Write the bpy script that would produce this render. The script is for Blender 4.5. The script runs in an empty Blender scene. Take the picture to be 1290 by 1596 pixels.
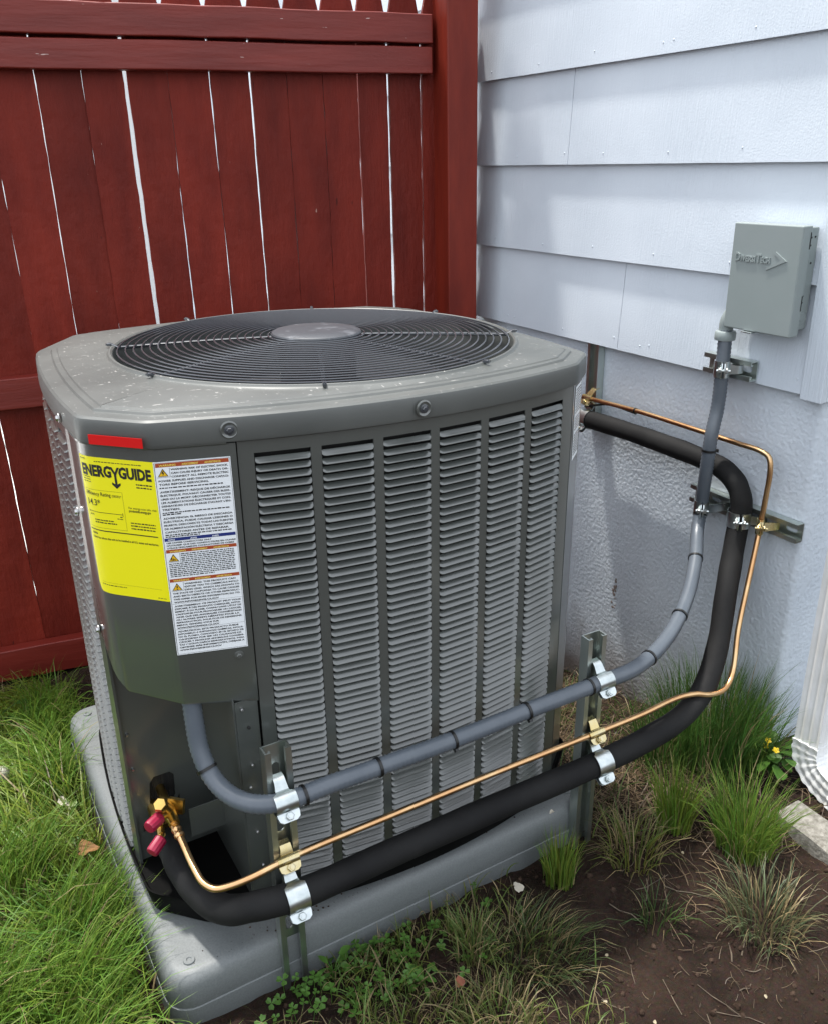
import bpy, bmesh, math, random
import numpy as np
from mathutils import Vector, Matrix, Euler
R = math.radians
random.seed(7); RNG = np.random.default_rng(7)
scene = bpy.context.scene
col = scene.collection
# ------------------------------------------------------------------ camera
F_PX, YAW, PITCH, ROLL, CAM_H = 1339.46, .5084, .3881, .0228, 1.265
fw = Vector((math.sin(YAW)*math.cos(PITCH), math.cos(YAW)*math.cos(PITCH), -math.sin(PITCH)))
rt = Vector((math.cos(YAW), -math.sin(YAW), 0)); dn = fw.cross(rt)
cr = rt*math.cos(ROLL) + dn*math.sin(ROLL); cd = -rt*math.sin(ROLL) + dn*math.cos(ROLL)
cam_d = bpy.data.cameras.new('camera'); cam = bpy.data.objects.new('camera', cam_d); col.objects.link(cam)
m = Matrix.Identity(4)
for i in range(3):
    m[i][0] = cr[i]; m[i][1] = -cd[i]; m[i][2] = -fw[i]
m.translation = (0, 0, CAM_H); cam.matrix_world = m
cam_d.sensor_fit = 'VERTICAL'; cam_d.sensor_height = 36; cam_d.lens = 36*F_PX/1596
cam_d.clip_start = .02; cam_d.clip_end = 500
scene.camera = cam
# ------------------------------------------------------------------ sky and sun
SUN = Vector((-.10, .27, .96)).normalized()
SUN_EL = math.asin(SUN.z); SUN_AZ = math.atan2(SUN.x, SUN.y)
world = bpy.data.worlds.new('World'); scene.world = world; world.use_nodes = True
nt = world.node_tree; nt.nodes.clear()
sky = nt.nodes.new('ShaderNodeTexSky'); sky.sky_type = 'NISHITA'; sky.sun_disc = False
sky.sun_elevation = SUN_EL; sky.sun_rotation = SUN_AZ; sky.air_density = 1.0; sky.dust_density = 3.0; sky.ozone_density = 1.0
hsv = nt.nodes.new('ShaderNodeHueSaturation'); hsv.inputs['Saturation'].default_value = .25; hsv.inputs['Value'].default_value = 1.25
bg = nt.nodes.new('ShaderNodeBackground'); bg.inputs['Strength'].default_value = .15
ow = nt.nodes.new('ShaderNodeOutputWorld')
veil = nt.nodes.new('ShaderNodeMix'); veil.data_type = 'RGBA'; veil.inputs[0].default_value = .5; veil.inputs[7].default_value = (5.9, 6.35, 6.9, 1)   # thin even cloud
nt.links.new(sky.outputs[0], hsv.inputs['Color']); nt.links.new(hsv.outputs[0], veil.inputs[6]); nt.links.new(veil.outputs[2], bg.inputs[0]); nt.links.new(bg.outputs[0], ow.inputs[0])
sun_d = bpy.data.lights.new('sun', 'SUN'); sun_d.energy = 2.8; sun_d.angle = R(3.5); sun_d.color = (1, .96, .9)
sun = bpy.data.objects.new('sun', sun_d); col.objects.link(sun); sun.rotation_euler = SUN.to_track_quat('Z', 'Y').to_euler()
scene.view_settings.view_transform = 'Standard'; scene.view_settings.look = 'None'
scene.view_settings.exposure = 1.05; scene.view_settings.gamma = 1
scene.view_settings.use_curve_mapping = False

# ================================================================== helpers
def new_mat(name):
    m = bpy.data.materials.new(name); m.use_nodes = True
    return m, m.node_tree, m.node_tree.nodes['Principled BSDF']
def N(nt, kind, **kw):
    n = nt.nodes.new(kind)
    for k, v in kw.items():
        if k in n.inputs: n.inputs[k].default_value = v
        else: setattr(n, k, v)
    return n
def mat(name, c, rough=.5, metal=0, spec=.5, c2=None, vscale=8, vstretch=(1, 1, 1), bump=0, bscale=60, bstretch=(1, 1, 1), bdet=4, bdist=.002, c3=None, rvar=0, coat=0, detail=5, lo=.35, hi=.65):
    m, nt, b = new_mat(name); L = nt.links
    b.inputs['Base Color'].default_value = (*c, 1); b.inputs['Roughness'].default_value = rough; b.inputs['Metallic'].default_value = metal
    b.inputs['Specular IOR Level'].default_value = spec
    if coat: b.inputs['Coat Weight'].default_value = coat; b.inputs['Coat Roughness'].default_value = .15
    tc = N(nt, 'ShaderNodeTexCoord')
    if c2 or rvar:
        mp = N(nt, 'ShaderNodeMapping', Scale=vstretch); L.new(tc.outputs['Object'], mp.inputs[0])
        no = N(nt, 'ShaderNodeTexNoise', Scale=vscale, Detail=detail, Roughness=.6); L.new(mp.outputs[0], no.inputs['Vector'])
        if c2:
            rp = N(nt, 'ShaderNodeValToRGB'); L.new(no.outputs['Fac'], rp.inputs[0])
            e = rp.color_ramp.elements; e[0].position = lo; e[1].position = hi; e[0].color = (*c, 1); e[1].color = (*c2, 1)
            if c3: x = e.new(.5*(lo+hi)); x.color = (*c3, 1)
            L.new(rp.outputs[0], b.inputs['Base Color'])
        if rvar:
            mr = N(nt, 'ShaderNodeMapRange'); mr.inputs[3].default_value = rough-rvar; mr.inputs[4].default_value = rough+rvar
            L.new(no.outputs['Fac'], mr.inputs[0]); L.new(mr.outputs[0], b.inputs['Roughness'])
    if bump:
        mp = N(nt, 'ShaderNodeMapping', Scale=bstretch); L.new(tc.outputs['Object'], mp.inputs[0])
        no = N(nt, 'ShaderNodeTexNoise', Scale=bscale, Detail=bdet, Roughness=.6); L.new(mp.outputs[0], no.inputs['Vector'])
        bp = N(nt, 'ShaderNodeBump', Strength=bump, Distance=bdist); L.new(no.outputs['Fac'], bp.inputs['Height']); L.new(bp.outputs[0], b.inputs['Normal'])
    return m
class MB:
    def __init__(s): s.v = []; s.f = []
    def add(s, vs, fs):
        o = len(s.v); s.v += [tuple(v) for v in vs]; s.f += [tuple(i+o for i in f) for f in fs]; return s
    def box(s, a, b, M=None):
        x0, y0, z0 = a; x1, y1, z1 = b
        vs = [Vector(p) for p in ((x0,y0,z0),(x1,y0,z0),(x1,y1,z0),(x0,y1,z0),(x0,y0,z1),(x1,y0,z1),(x1,y1,z1),(x0,y1,z1))]
        if M: vs = [M @ v for v in vs]
        return s.add(vs, ((0,3,2,1),(4,5,6,7),(0,1,5,4),(1,2,6,5),(2,3,7,6),(3,0,4,7)))
    def loops(s, rings, cap0=False, cap1=False, closed=True):
        n = len(rings[0]); fs = []; vs = [p for r in rings for p in r]
        for k in range(len(rings)-1):
            for i in range(n if closed else n-1):
                j = (i+1) % n
                fs.append((k*n+i, k*n+j, (k+1)*n+j, (k+1)*n+i))
        if cap0: fs.append(tuple(range(n-1, -1, -1)))
        if cap1: fs.append(tuple(range((len(rings)-1)*n, len(rings)*n)))
        return s.add(vs, fs)
    def tube(s, path, r, n=10, caps=True):
        path = [Vector(p) for p in path]; rings = []; up = None
        for i, p in enumerate(path):
            t = (path[min(i+1, len(path)-1)] - path[max(i-1, 0)]).normalized()
            if up is None:
                up = Vector((0, 0, 1)) if abs(t.z) < .9 else Vector((0, 1, 0))
            u = (up - t*up.dot(t)).normalized(); w = t.cross(u); up = u
            rr = r[i] if hasattr(r, '__len__') else r
            rings.append([p + (u*math.cos(a) + w*math.sin(a))*rr for a in (2*math.pi*k/n for k in range(n))])
        return s.loops(rings, caps, caps)
    def lathe(s, prof, n=24, M=None):   # prof (r,z) along local z
        rings = []
        for r_, z in prof:
            ring = [Vector((r_*math.cos(2*math.pi*k/n), r_*math.sin(2*math.pi*k/n), z)) for k in range(n)]
            rings.append([M @ v for v in ring] if M else ring)
        return s.loops(rings, True, True)
    def prism(s, poly, z0, z1, M=None):
        a = [Vector((x, y, z0)) for x, y in poly]; b = [Vector((x, y, z1)) for x, y in poly]
        if M: a = [M @ v for v in a]; b = [M @ v for v in b]
        return s.loops([a, b], True, True)
    def mesh(s, name, smooth=35, fix=True):
        me = bpy.data.meshes.new(name); me.from_pydata(s.v, [], s.f)
        if fix:
            bm = bmesh.new(); bm.from_mesh(me); bmesh.ops.recalc_face_normals(bm, faces=bm.faces); bm.to_mesh(me); bm.free()
        me.update()
        if smooth:
            me.shade_smooth(); me.set_sharp_from_angle(angle=R(smooth))
        return me
    def build(s, name, ma, parent=None, smooth=35, M=None, fix=True):
        return link(name, s.mesh(name, smooth, fix), ma, parent, M)
def link(name, me, ma=None, parent=None, M=None):
    if ma and not me.materials: me.materials.append(ma)
    o = bpy.data.objects.new(name, me); col.objects.link(o)
    if parent: o.parent = parent
    if M is not None: o.matrix_local = M
    return o
def empty(name, loc=(0, 0, 0), rot=(0, 0, 0)):
    o = bpy.data.objects.new(name, None); col.objects.link(o); o.location = loc; o.rotation_euler = rot; o.empty_display_size = .05
    return o
def tag(o, label, cat, group=None):
    o['label'] = label; o['category'] = cat
    if group: o['group'] = group
    return o
def bevel(o, w, seg=2):
    b = o.modifiers.new('bevel', 'BEVEL'); b.width = w; b.segments = seg; b.limit_method = 'ANGLE'; b.angle_limit = R(40); b.harden_normals = True
    return o
def spline(pts, n=8):
    P = [Vector(p) for p in pts]; out = []
    for i in range(len(P)-1):
        p0 = P[max(i-1, 0)]; p1 = P[i]; p2 = P[i+1]; p3 = P[min(i+2, len(P)-1)]
        d1 = (p2-p1).length; d0 = max((p1-p0).length, 1e-4); d2 = max((p3-p2).length, 1e-4)
        m1 = ((p1-p0)/d0 + (p2-p1)/d1)*.5*d1 if i else (p2-p1)
        m2 = ((p2-p1)/d1 + (p3-p2)/d2)*.5*d1 if i < len(P)-2 else (p2-p1)
        for k in range(n):
            t = k/n; t2 = t*t; t3 = t2*t
            out.append(p1*(2*t3-3*t2+1) + m1*(t3-2*t2+t) + p2*(-2*t3+3*t2) + m2*(t3-t2))
    out.append(P[-1]); return out
def frame_at(p, t, up=(0, 0, 1)):
    z = Vector(t).normalized(); x = Vector(up).cross(z)
    if x.length < 1e-3: x = Vector((1, 0, 0))
    x.normalize(); y = z.cross(x); M = Matrix((x, y, z)).transposed().to_4x4(); M.translation = p
    return M

# ================================================================== materials
M_red = mat('red_fence_paint', (.14, .0115, .007), .6, c2=(.21, .0195, .011), vscale=5, vstretch=(3, 3, .6), bump=.8, bscale=48, bstretch=(1, 1, .22), bdist=.004, spec=.2)
M_redpost = mat('red_post_paint', (.14, .014, .0075), .45, spec=.3, c2=(.21, .024, .0115), vscale=6, vstretch=(2, 2, .5), bump=.4, bscale=60, bstretch=(1, 1, .08), bdist=.002)
def chipped(name, base, base2, chip, sx):
    m, nt, b = new_mat(name); L = nt.links
    tc = N(nt, 'ShaderNodeTexCoord')
    mp = N(nt, 'ShaderNodeMapping', Scale=sx); L.new(tc.outputs['Object'], mp.inputs[0])
    n1 = N(nt, 'ShaderNodeTexNoise', Scale=5., Detail=5.); L.new(mp.outputs[0], n1.inputs['Vector'])
    r1 = N(nt, 'ShaderNodeValToRGB'); L.new(n1.outputs['Fac'], r1.inputs[0]); e = r1.color_ramp.elements
    e[0].position = .35; e[0].color = (*base, 1); e[1].position = .65; e[1].color = (*base2, 1)
    mp2 = N(nt, 'ShaderNodeMapping', Scale=(6, 6, 40)); L.new(tc.outputs['Object'], mp2.inputs[0])
    n2 = N(nt, 'ShaderNodeTexNoise', Scale=2.2, Detail=3.); L.new(mp2.outputs[0], n2.inputs['Vector'])
    r2 = N(nt, 'ShaderNodeValToRGB'); L.new(n2.outputs['Fac'], r2.inputs[0]); e = r2.color_ramp.elements
    e[0].position = .735; e[0].color = (0, 0, 0, 1); e[1].position = .745; e[1].color = (1, 1, 1, 1)
    mx = N(nt, 'ShaderNodeMix', data_type='RGBA'); L.new(r2.outputs[0], mx.inputs['Factor']); L.new(r1.outputs[0], mx.inputs[6]); mx.inputs[7].default_value = (*chip, 1)
    L.new(mx.outputs[2], b.inputs['Base Color']); b.inputs['Roughness'].default_value = .5
    mp3 = N(nt, 'ShaderNodeMapping', Scale=(.12, .12, 1)); L.new(tc.outputs['Object'], mp3.inputs[0])
    n3 = N(nt, 'ShaderNodeTexNoise', Scale=60., Detail=5.); L.new(mp3.outputs[0], n3.inputs['Vector'])
    bp = N(nt, 'ShaderNodeBump', Strength=.6, Distance=.003); L.new(n3.outputs['Fac'], bp.inputs['Height']); L.new(bp.outputs[0], b.inputs['Normal'])
    return m
M_redrail = chipped('red_rail_paint', (.155, .0145, .0085), (.21, .022, .013), (.55, .4, .36), (.6, .6, 4))
def board_mat():
    m, nt, b = new_mat('red_board_paint'); L = nt.links; b.inputs['Roughness'].default_value = .58; b.inputs['Specular IOR Level'].default_value = .22
    tc = N(nt, 'ShaderNodeTexCoord'); oi = N(nt, 'ShaderNodeObjectInfo')
    mp = N(nt, 'ShaderNodeMapping', Scale=(3, 3, .7)); L.new(tc.outputs['Object'], mp.inputs[0])
    n1 = N(nt, 'ShaderNodeTexNoise', Scale=5., Detail=6.); L.new(mp.outputs[0], n1.inputs['Vector'])
    r1 = N(nt, 'ShaderNodeValToRGB'); L.new(n1.outputs['Fac'], r1.inputs[0]); e = r1.color_ramp.elements
    e[0].position = .3; e[0].color = (.125, .0115, .0065, 1); e[1].position = .7; e[1].color = (.205, .021, .011, 1)
    hv = N(nt, 'ShaderNodeHueSaturation'); mr = N(nt, 'ShaderNodeMapRange'); mr.inputs[3].default_value = .8; mr.inputs[4].default_value = 1.15
    L.new(oi.outputs['Random'], mr.inputs[0]); L.new(mr.outputs[0], hv.inputs['Value']); L.new(r1.outputs[0], hv.inputs['Color'])
    mp2 = N(nt, 'ShaderNodeMapping', Scale=(22, 22, 7)); L.new(tc.outputs['Object'], mp2.inputs[0])
    prev = hv.outputs[0]
    for sc, lo, hi, c_ in ((2.0, .72, .76, (.045, .006, .004, 1)), (4.3, .755, .775, (.42, .27, .22, 1))):      # knots showing through, chips down to wood
        n2 = N(nt, 'ShaderNodeTexNoise', Scale=sc, Detail=3.); L.new(mp2.outputs[0], n2.inputs['Vector'])
        r2 = N(nt, 'ShaderNodeValToRGB'); L.new(n2.outputs['Fac'], r2.inputs[0]); e = r2.color_ramp.elements
        e[0].position = lo; e[0].color = (0, 0, 0, 1); e[1].position = hi; e[1].color = (.8, .8, .8, 1)
        mx = N(nt, 'ShaderNodeMix', data_type='RGBA'); L.new(r2.outputs[0], mx.inputs['Factor']); L.new(prev, mx.inputs[6]); mx.inputs[7].default_value = c_; prev = mx.outputs[2]
    L.new(prev, b.inputs['Base Color'])
    mp3 = N(nt, 'ShaderNodeMapping', Scale=(1, 1, .2)); L.new(tc.outputs['Object'], mp3.inputs[0])
    n3 = N(nt, 'ShaderNodeTexNoise', Scale=70., Detail=6., Roughness=.65); L.new(mp3.outputs[0], n3.inputs['Vector'])
    n4 = N(nt, 'ShaderNodeTexNoise', Scale=26., Detail=3.); L.new(tc.outputs['Object'], n4.inputs['Vector'])
    ad = N(nt, 'ShaderNodeMath', operation='ADD'); L.new(n3.outputs['Fac'], ad.inputs[0]); L.new(n4.outputs['Fac'], ad.inputs[1])
    bp = N(nt, 'ShaderNodeBump', Strength=.8, Distance=.004); L.new(ad.outputs[0], bp.inputs['Height']); L.new(bp.outputs[0], b.inputs['Normal'])
    return m
M_redboard = board_mat()
def siding_mat():
    m, nt, b = new_mat('white_siding_paint'); L = nt.links
    tc = N(nt, 'ShaderNodeTexCoord')
    n1 = N(nt, 'ShaderNodeTexNoise', Scale=3., Detail=5.); L.new(tc.outputs['Object'], n1.inputs['Vector'])
    r1 = N(nt, 'ShaderNodeValToRGB'); L.new(n1.outputs['Fac'], r1.inputs[0]); e = r1.color_ramp.elements
    e[0].position = .3; e[0].color = (.54, .60, .665, 1); e[1].position = .7; e[1].color = (.64, .70, .765, 1)
    L.new(r1.outputs[0], b.inputs['Base Color']); b.inputs['Roughness'].default_value = .5; b.inputs['Specular IOR Level'].default_value = .4
    mp = N(nt, 'ShaderNodeMapping', Scale=(1, 1, .03)); L.new(tc.outputs['Object'], mp.inputs[0])
    n2 = N(nt, 'ShaderNodeTexNoise', Scale=230., Detail=2.); L.new(mp.outputs[0], n2.inputs['Vector'])
    n4 = N(nt, 'ShaderNodeTexNoise', Scale=4., Detail=3.); L.new(tc.outputs['Object'], n4.inputs['Vector'])
    r4 = N(nt, 'ShaderNodeValToRGB'); L.new(n4.outputs['Fac'], r4.inputs[0]); r4.color_ramp.elements[0].position = .38; r4.color_ramp.elements[1].position = .62
    r4.color_ramp.elements[0].color = (.25, .25, .25, 1)
    ml = N(nt, 'ShaderNodeMath', operation='MULTIPLY'); L.new(n2.outputs['Fac'], ml.inputs[0]); L.new(r4.outputs[0], ml.inputs[1])
    n3 = N(nt, 'ShaderNodeTexNoise', Scale=260., Detail=2.); L.new(tc.outputs['Object'], n3.inputs['Vector'])
    ad = N(nt, 'ShaderNodeMath', operation='MULTIPLY_ADD'); ad.inputs[1].default_value = .35; L.new(n3.outputs['Fac'], ad.inputs[0]); L.new(ml.outputs[0], ad.inputs[2])
    bp = N(nt, 'ShaderNodeBump', Strength=.55, Distance=.0022); L.new(ad.outputs[0], bp.inputs['Height']); L.new(bp.outputs[0], b.inputs['Normal'])
    return m
M_siding = siding_mat()
def stucco_mat():
    m, nt, b = new_mat('painted_stucco'); L = nt.links
    tc = N(nt, 'ShaderNodeTexCoord')
    n1 = N(nt, 'ShaderNodeTexNoise', Scale=4., Detail=6.); L.new(tc.outputs['Object'], n1.inputs['Vector'])
    r1 = N(nt, 'ShaderNodeValToRGB'); L.new(n1.outputs['Fac'], r1.inputs[0]); e = r1.color_ramp.elements
    e[0].position = .3; e[0].color = (.55, .61, .68, 1); e[1].position = .65; e[1].color = (.65, .71, .775, 1)
    # soil splash along the foot of the wall and a rust mark
    sx = N(nt, 'ShaderNodeSeparateXYZ'); L.new(tc.outputs['Object'], sx.inputs[0])
    n5 = N(nt, 'ShaderNodeTexNoise', Scale=7., Detail=6.); L.new(tc.outputs['Object'], n5.inputs['Vector'])
    su = N(nt, 'ShaderNodeMath', operation='MULTIPLY_ADD'); su.inputs[1].default_value = -.28; L.new(n5.outputs['Fac'], su.inputs[0]); L.new(sx.outputs['Z'], su.inputs[2])
    mr = N(nt, 'ShaderNodeMapRange'); mr.inputs[1].default_value = -.12; mr.inputs[2].default_value = -.3; L.new(su.outputs[0], mr.inputs[0])
    mx = N(nt, 'ShaderNodeMix', data_type='RGBA'); L.new(mr.outputs[0], mx.inputs['Factor']); L.new(r1.outputs[0], mx.inputs[6]); mx.inputs[7].default_value = (.24, .21, .19, 1)
    L.new(mx.outputs[2], b.inputs['Base Color']); b.inputs['Roughness'].default_value = .75; b.inputs['Specular IOR Level'].default_value = .25
    n2 = N(nt, 'ShaderNodeTexNoise', Scale=95., Detail=5., Roughness=.6); L.new(tc.outputs['Object'], n2.inputs['Vector'])
    n3 = N(nt, 'ShaderNodeTexVoronoi', Scale=120.); n3.feature = 'SMOOTH_F1'; L.new(tc.outputs['Object'], n3.inputs['Vector'])
    ad = N(nt, 'ShaderNodeMath', operation='MULTIPLY_ADD'); ad.inputs[1].default_value = -.5; L.new(n3.outputs['Distance'], ad.inputs[0]); L.new(n2.outputs['Fac'], ad.inputs[2])
    bp = N(nt, 'ShaderNodeBump', Strength=.6, Distance=.0042); L.new(ad.outputs[0], bp.inputs['Height']); L.new(bp.outputs[0], b.inputs['Normal'])
    return m
M_stucco = stucco_mat()
UG = (.058, .065, .060)
M_unit = mat('unit_grey_paint', UG, .32, spec=1.0, coat=1.0, c2=(.066, .073, .067), vscale=3, bump=.05, bscale=90, bdist=.001, rvar=.05)
def cover_mat():
    m, nt, b = new_mat('cover_grey_paint'); L = nt.links
    tc = N(nt, 'ShaderNodeTexCoord')
    out = None
    n0 = N(nt, 'ShaderNodeTexNoise', Scale=6., Detail=6.); L.new(tc.outputs['Object'], n0.inputs['Vector'])
    r0 = N(nt, 'ShaderNodeValToRGB'); L.new(n0.outputs['Fac'], r0.inputs[0]); e = r0.color_ramp.elements
    e[0].position = .35; e[0].color = (.064, .069, .065, 1); e[1].position = .7; e[1].color = (.092, .097, .091, 1)
    prev = r0.outputs[0]
    ge = N(nt, 'ShaderNodeNewGeometry'); sp = N(nt, 'ShaderNodeSeparateXYZ'); L.new(ge.outputs['Normal'], sp.inputs[0])   # dust settles on what faces up
    up = N(nt, 'ShaderNodeMapRange'); up.inputs[1].default_value = .75; up.inputs[2].default_value = .97; L.new(sp.outputs['Z'], up.inputs[0])
    for k, (sc, rot) in enumerate((((110, 26, 26), .5), ((30, 120, 30), -.35), ((90, 40, 30), 1.3))):
        mp = N(nt, 'ShaderNodeMapping', Scale=sc, Rotation=(0, 0, rot), Location=(k*3.1, k*1.7, 0)); L.new(tc.outputs['Object'], mp.inputs[0])
        n1 = N(nt, 'ShaderNodeTexNoise', Scale=1.6, Detail=3.); L.new(mp.outputs[0], n1.inputs['Vector'])
        r1 = N(nt, 'ShaderNodeValToRGB'); L.new(n1.outputs['Fac'], r1.inputs[0]); e = r1.color_ramp.elements
        e[0].position = .685; e[0].color = (0, 0, 0, 1); e[1].position = .74; e[1].color = (.75, .75, .75, 1)
        ml = N(nt, 'ShaderNodeMath', operation='MULTIPLY'); L.new(r1.outputs[0], ml.inputs[0]); L.new(up.outputs[0], ml.inputs[1])
        mx = N(nt, 'ShaderNodeMix', data_type='RGBA'); L.new(ml.outputs[0], mx.inputs['Factor']); L.new(prev, mx.inputs[6]); mx.inputs[7].default_value = (.42, .41, .39, 1)
        prev = mx.outputs[2]
    L.new(prev, b.inputs['Base Color']); b.inputs['Specular IOR Level'].default_value = .6; b.inputs['Coat Weight'].default_value = .25; b.inputs['Coat Roughness'].default_value = .3
    mr = N(nt, 'ShaderNodeMapRange'); mr.inputs[3].default_value = .38; mr.inputs[4].default_value = .55; L.new(n0.outputs['Fac'], mr.inputs[0]); L.new(mr.outputs[0], b.inputs['Roughness'])
    return m
M_cover = cover_mat()
M_black = mat('black_plastic', (.0022, .0022, .0022), .55, c2=(.005, .005, .005), vscale=12, spec=.06)
M_dark = mat('dark_interior', (.006, .006, .006), .8)
M_fins = mat('coil_fins', (.006, .006, .006), .6, bump=.8, bscale=160, bstretch=(1, 1, .02), bdist=.003)
M_wire = mat('grille_wire', (.045, .05, .058), .28, spec=.6, coat=.6)
M_cap = mat('fan_cap', (.05, .054, .062), .42, c2=(.20, .21, .23), vscale=34, lo=.55, hi=.85)
M_pad = mat('pad_plastic', (.125, .136, .138), .52, c2=(.15, .162, .164), vscale=320, bump=.25, bscale=380, bdist=.001, detail=2)
M_zinc = mat('zinc_plate', (.62, .66, .66), .30, 1, c2=(.45, .5, .5), vscale=40, rvar=.08)
M_strut = mat('green_zinc', (.50, .56, .54), .30, .97, c2=(.62, .66, .60), vscale=18, vstretch=(1, 1, .3), rvar=.08)
M_gold = mat('yellow_zinc', (.55, .42, .16), .27, 1, c2=(.62, .55, .36), vscale=25, rvar=.06)
M_brass = mat('brass', (.60, .40, .12), .28, 1, c2=(.5, .33, .1), vscale=60)
M_copper = mat('copper', (.60, .33, .155), .30, 1, c2=(.72, .50, .27), vscale=14, vstretch=(1, 1, 1), c3=(.65, .40, .20), rvar=.06)
M_foam = mat('black_foam', (.0045, .0045, .005), .75, spec=.25, c2=(.011, .011, .011), vscale=9, bump=.3, bscale=130, bdist=.001)
M_conduit = mat('grey_conduit', (.082, .098, .118), .36, c2=(.098, .114, .134), vscale=20, spec=.5)
M_tie = mat('black_nylon', (.006, .006, .006), .4)
M_pink = mat('pink_cap', (.24, .004, .032), .38)
M_box = mat('grey_box_paint', (.235, .275, .27), .42, c2=(.255, .29, .29), vscale=5, bump=.06, bscale=200, bdist=.0008)
M_screw = mat('steel', (.5, .5, .5), .3, 1)
M_yel = mat('yellow_label', (.82, .76, .004), .45)
M_white = mat('white_label', (.80, .83, .85), .4)
M_ink = mat('black_ink', (.012, .012, .012), .5)
M_orange = mat('orange_band', (.36, .06, .015), .45)
M_blue = mat('blue_band', (.012, .025, .16), .45)
M_redtape = mat('red_tape', (.60, .004, .004), .35)
M_spout = mat('white_downspout', (.74, .75, .76), .35, c2=(.62, .62, .6), vscale=7)
M_conc = mat('concrete', (.13, .12, .10), .9, c2=(.27, .255, .225), vscale=90, bump=.8, bscale=140, bdist=.004)
M_paving = mat('pale_concrete', (.7, .7, .68), .8)
M_neigh = mat('white_render', (.82, .82, .82), .7)
M_clod = mat('soil_crumb', (.022, .0135, .0095), .95, spec=.1, c2=(.065, .043, .031), vscale=60)
def leaf_mat(name, attr=True, c=(.08, .15, .02), tr=.3, rough=.45):
    m, nt, b = new_mat(name); L = nt.links
    b.inputs['Roughness'].default_value = rough; b.inputs['Specular IOR Level'].default_value = .35
    t = N(nt, 'ShaderNodeBsdfTranslucent'); mx = N(nt, 'ShaderNodeMixShader'); mx.inputs[0].default_value = tr
    out = nt.nodes['Material Output']
    if attr:
        a = N(nt, 'ShaderNodeAttribute', attribute_name='tint'); L.new(a.outputs['Color'], b.inputs['Base Color']); L.new(a.outputs['Color'], t.inputs[0])
    else:
        b.inputs['Base Color'].default_value = (*c, 1); t.inputs[0].default_value = (*c, 1)
    L.new(b.outputs[0], mx.inputs[1]); L.new(t.outputs[0], mx.inputs[2]); L.new(mx.outputs[0], out.inputs['Surface'])
    return m
M_grass = leaf_mat('grass_blade')
M_leaf = leaf_mat('broad_leaf', False, (.07, .16, .025))
M_leafd = leaf_mat('broad_leaf_deep', False, (.035, .10, .018))
M_petal = leaf_mat('yellow_petal', False, (.75, .55, .02))
M_dead = leaf_mat('dead_leaf', False, (.30, .15, .06), .2, .7)
M_pale = leaf_mat('pale_petal', False, (.72, .66, .55), .3, .6)
M_cream = leaf_mat('cream_petal', False, (.45, .38, .26), .3, .6)
M_seed = leaf_mat('seed_fluff', False, (.6, .58, .5), .4, .8)
def soil_mat():
    m, nt, b = new_mat('brown_soil'); L = nt.links; b.inputs['Specular IOR Level'].default_value = .12
    tc = N(nt, 'ShaderNodeTexCoord')
    n1 = N(nt, 'ShaderNodeTexNoise', Scale=9., Detail=8., Roughness=.65); L.new(tc.outputs['Object'], n1.inputs['Vector'])
    r1 = N(nt, 'ShaderNodeValToRGB'); L.new(n1.outputs['Fac'], r1.inputs[0]); e = r1.color_ramp.elements
    e[0].position = .3; e[0].color = (.010, .0058, .004, 1); e[1].position = .7; e[1].color = (.040, .0245, .0168, 1)
    n2 = N(nt, 'ShaderNodeTexNoise', Scale=150., Detail=4.); L.new(tc.outputs['Object'], n2.inputs['Vector'])
    mx = N(nt, 'ShaderNodeMix', data_type='RGBA', blend_type='OVERLAY'); mx.inputs['Factor'].default_value = .5
    L.new(r1.outputs[0], mx.inputs[6]); L.new(n2.outputs['Color'], mx.inputs[7])
    hs = N(nt, 'ShaderNodeHueSaturation', Saturation=.95); L.new(mx.outputs[2], hs.inputs['Color']); L.new(hs.outputs[0], b.inputs['Base Color'])
    mr = N(nt, 'ShaderNodeMapRange'); mr.inputs[3].default_value = .6; mr.inputs[4].default_value = .95; L.new(n1.outputs['Fac'], mr.inputs[0]); L.new(mr.outputs[0], b.inputs['Roughness'])
    n3 = N(nt, 'ShaderNodeTexNoise', Scale=70., Detail=8., Roughness=.65); L.new(tc.outputs['Object'], n3.inputs['Vector'])
    bp = N(nt, 'ShaderNodeBump', Strength=1.0, Distance=.014); L.new(n3.outputs['Fac'], bp.inputs['Height']); L.new(bp.outputs[0], b.inputs['Normal'])
    return m
M_soil = soil_mat()

# ================================================================== ground
def vnoise(x, y, sc, seed=0):
    g = np.random.default_rng(seed).random((64, 64)); X = x*sc; Y = y*sc
    xi = np.floor(X).astype(int); yi = np.floor(Y).astype(int); fx = X-xi; fy = Y-yi
    fx = fx*fx*(3-2*fx); fy = fy*fy*(3-2*fy); a = lambda i, j: g[i % 64, j % 64]
    return (a(xi, yi)*(1-fx)+a(xi+1, yi)*fx)*(1-fy)+(a(xi, yi+1)*(1-fx)+a(xi+1, yi+1)*fx)*fy
def ground_z(x, y):
    x = np.asarray(x, float); y = np.asarray(y, float)
    z = (vnoise(x, y, 3.1, 1)-.5)*.022 + (vnoise(x, y, 9, 2)-.5)*.012 + (vnoise(x, y, 30, 3)-.5)*.010 + (vnoise(x, y, 55, 4)-.5)*.008
    w = np.clip((np.hypot(x-.7, y-1.2)-2.5)/2, 0, 1)
    t = np.clip((y-1.62)/.75, 0, 1)
    a = np.clip((y-1.0)/.75, 0, 1); a = a*a*(3-2*a); c = np.clip((x-1.0)/.2, 0, 1); c = c*c*(3-2*c)
    return z*(1-w) - .006 - np.maximum(.085*t*t*(3-2*t), .185*a*c)
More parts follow.
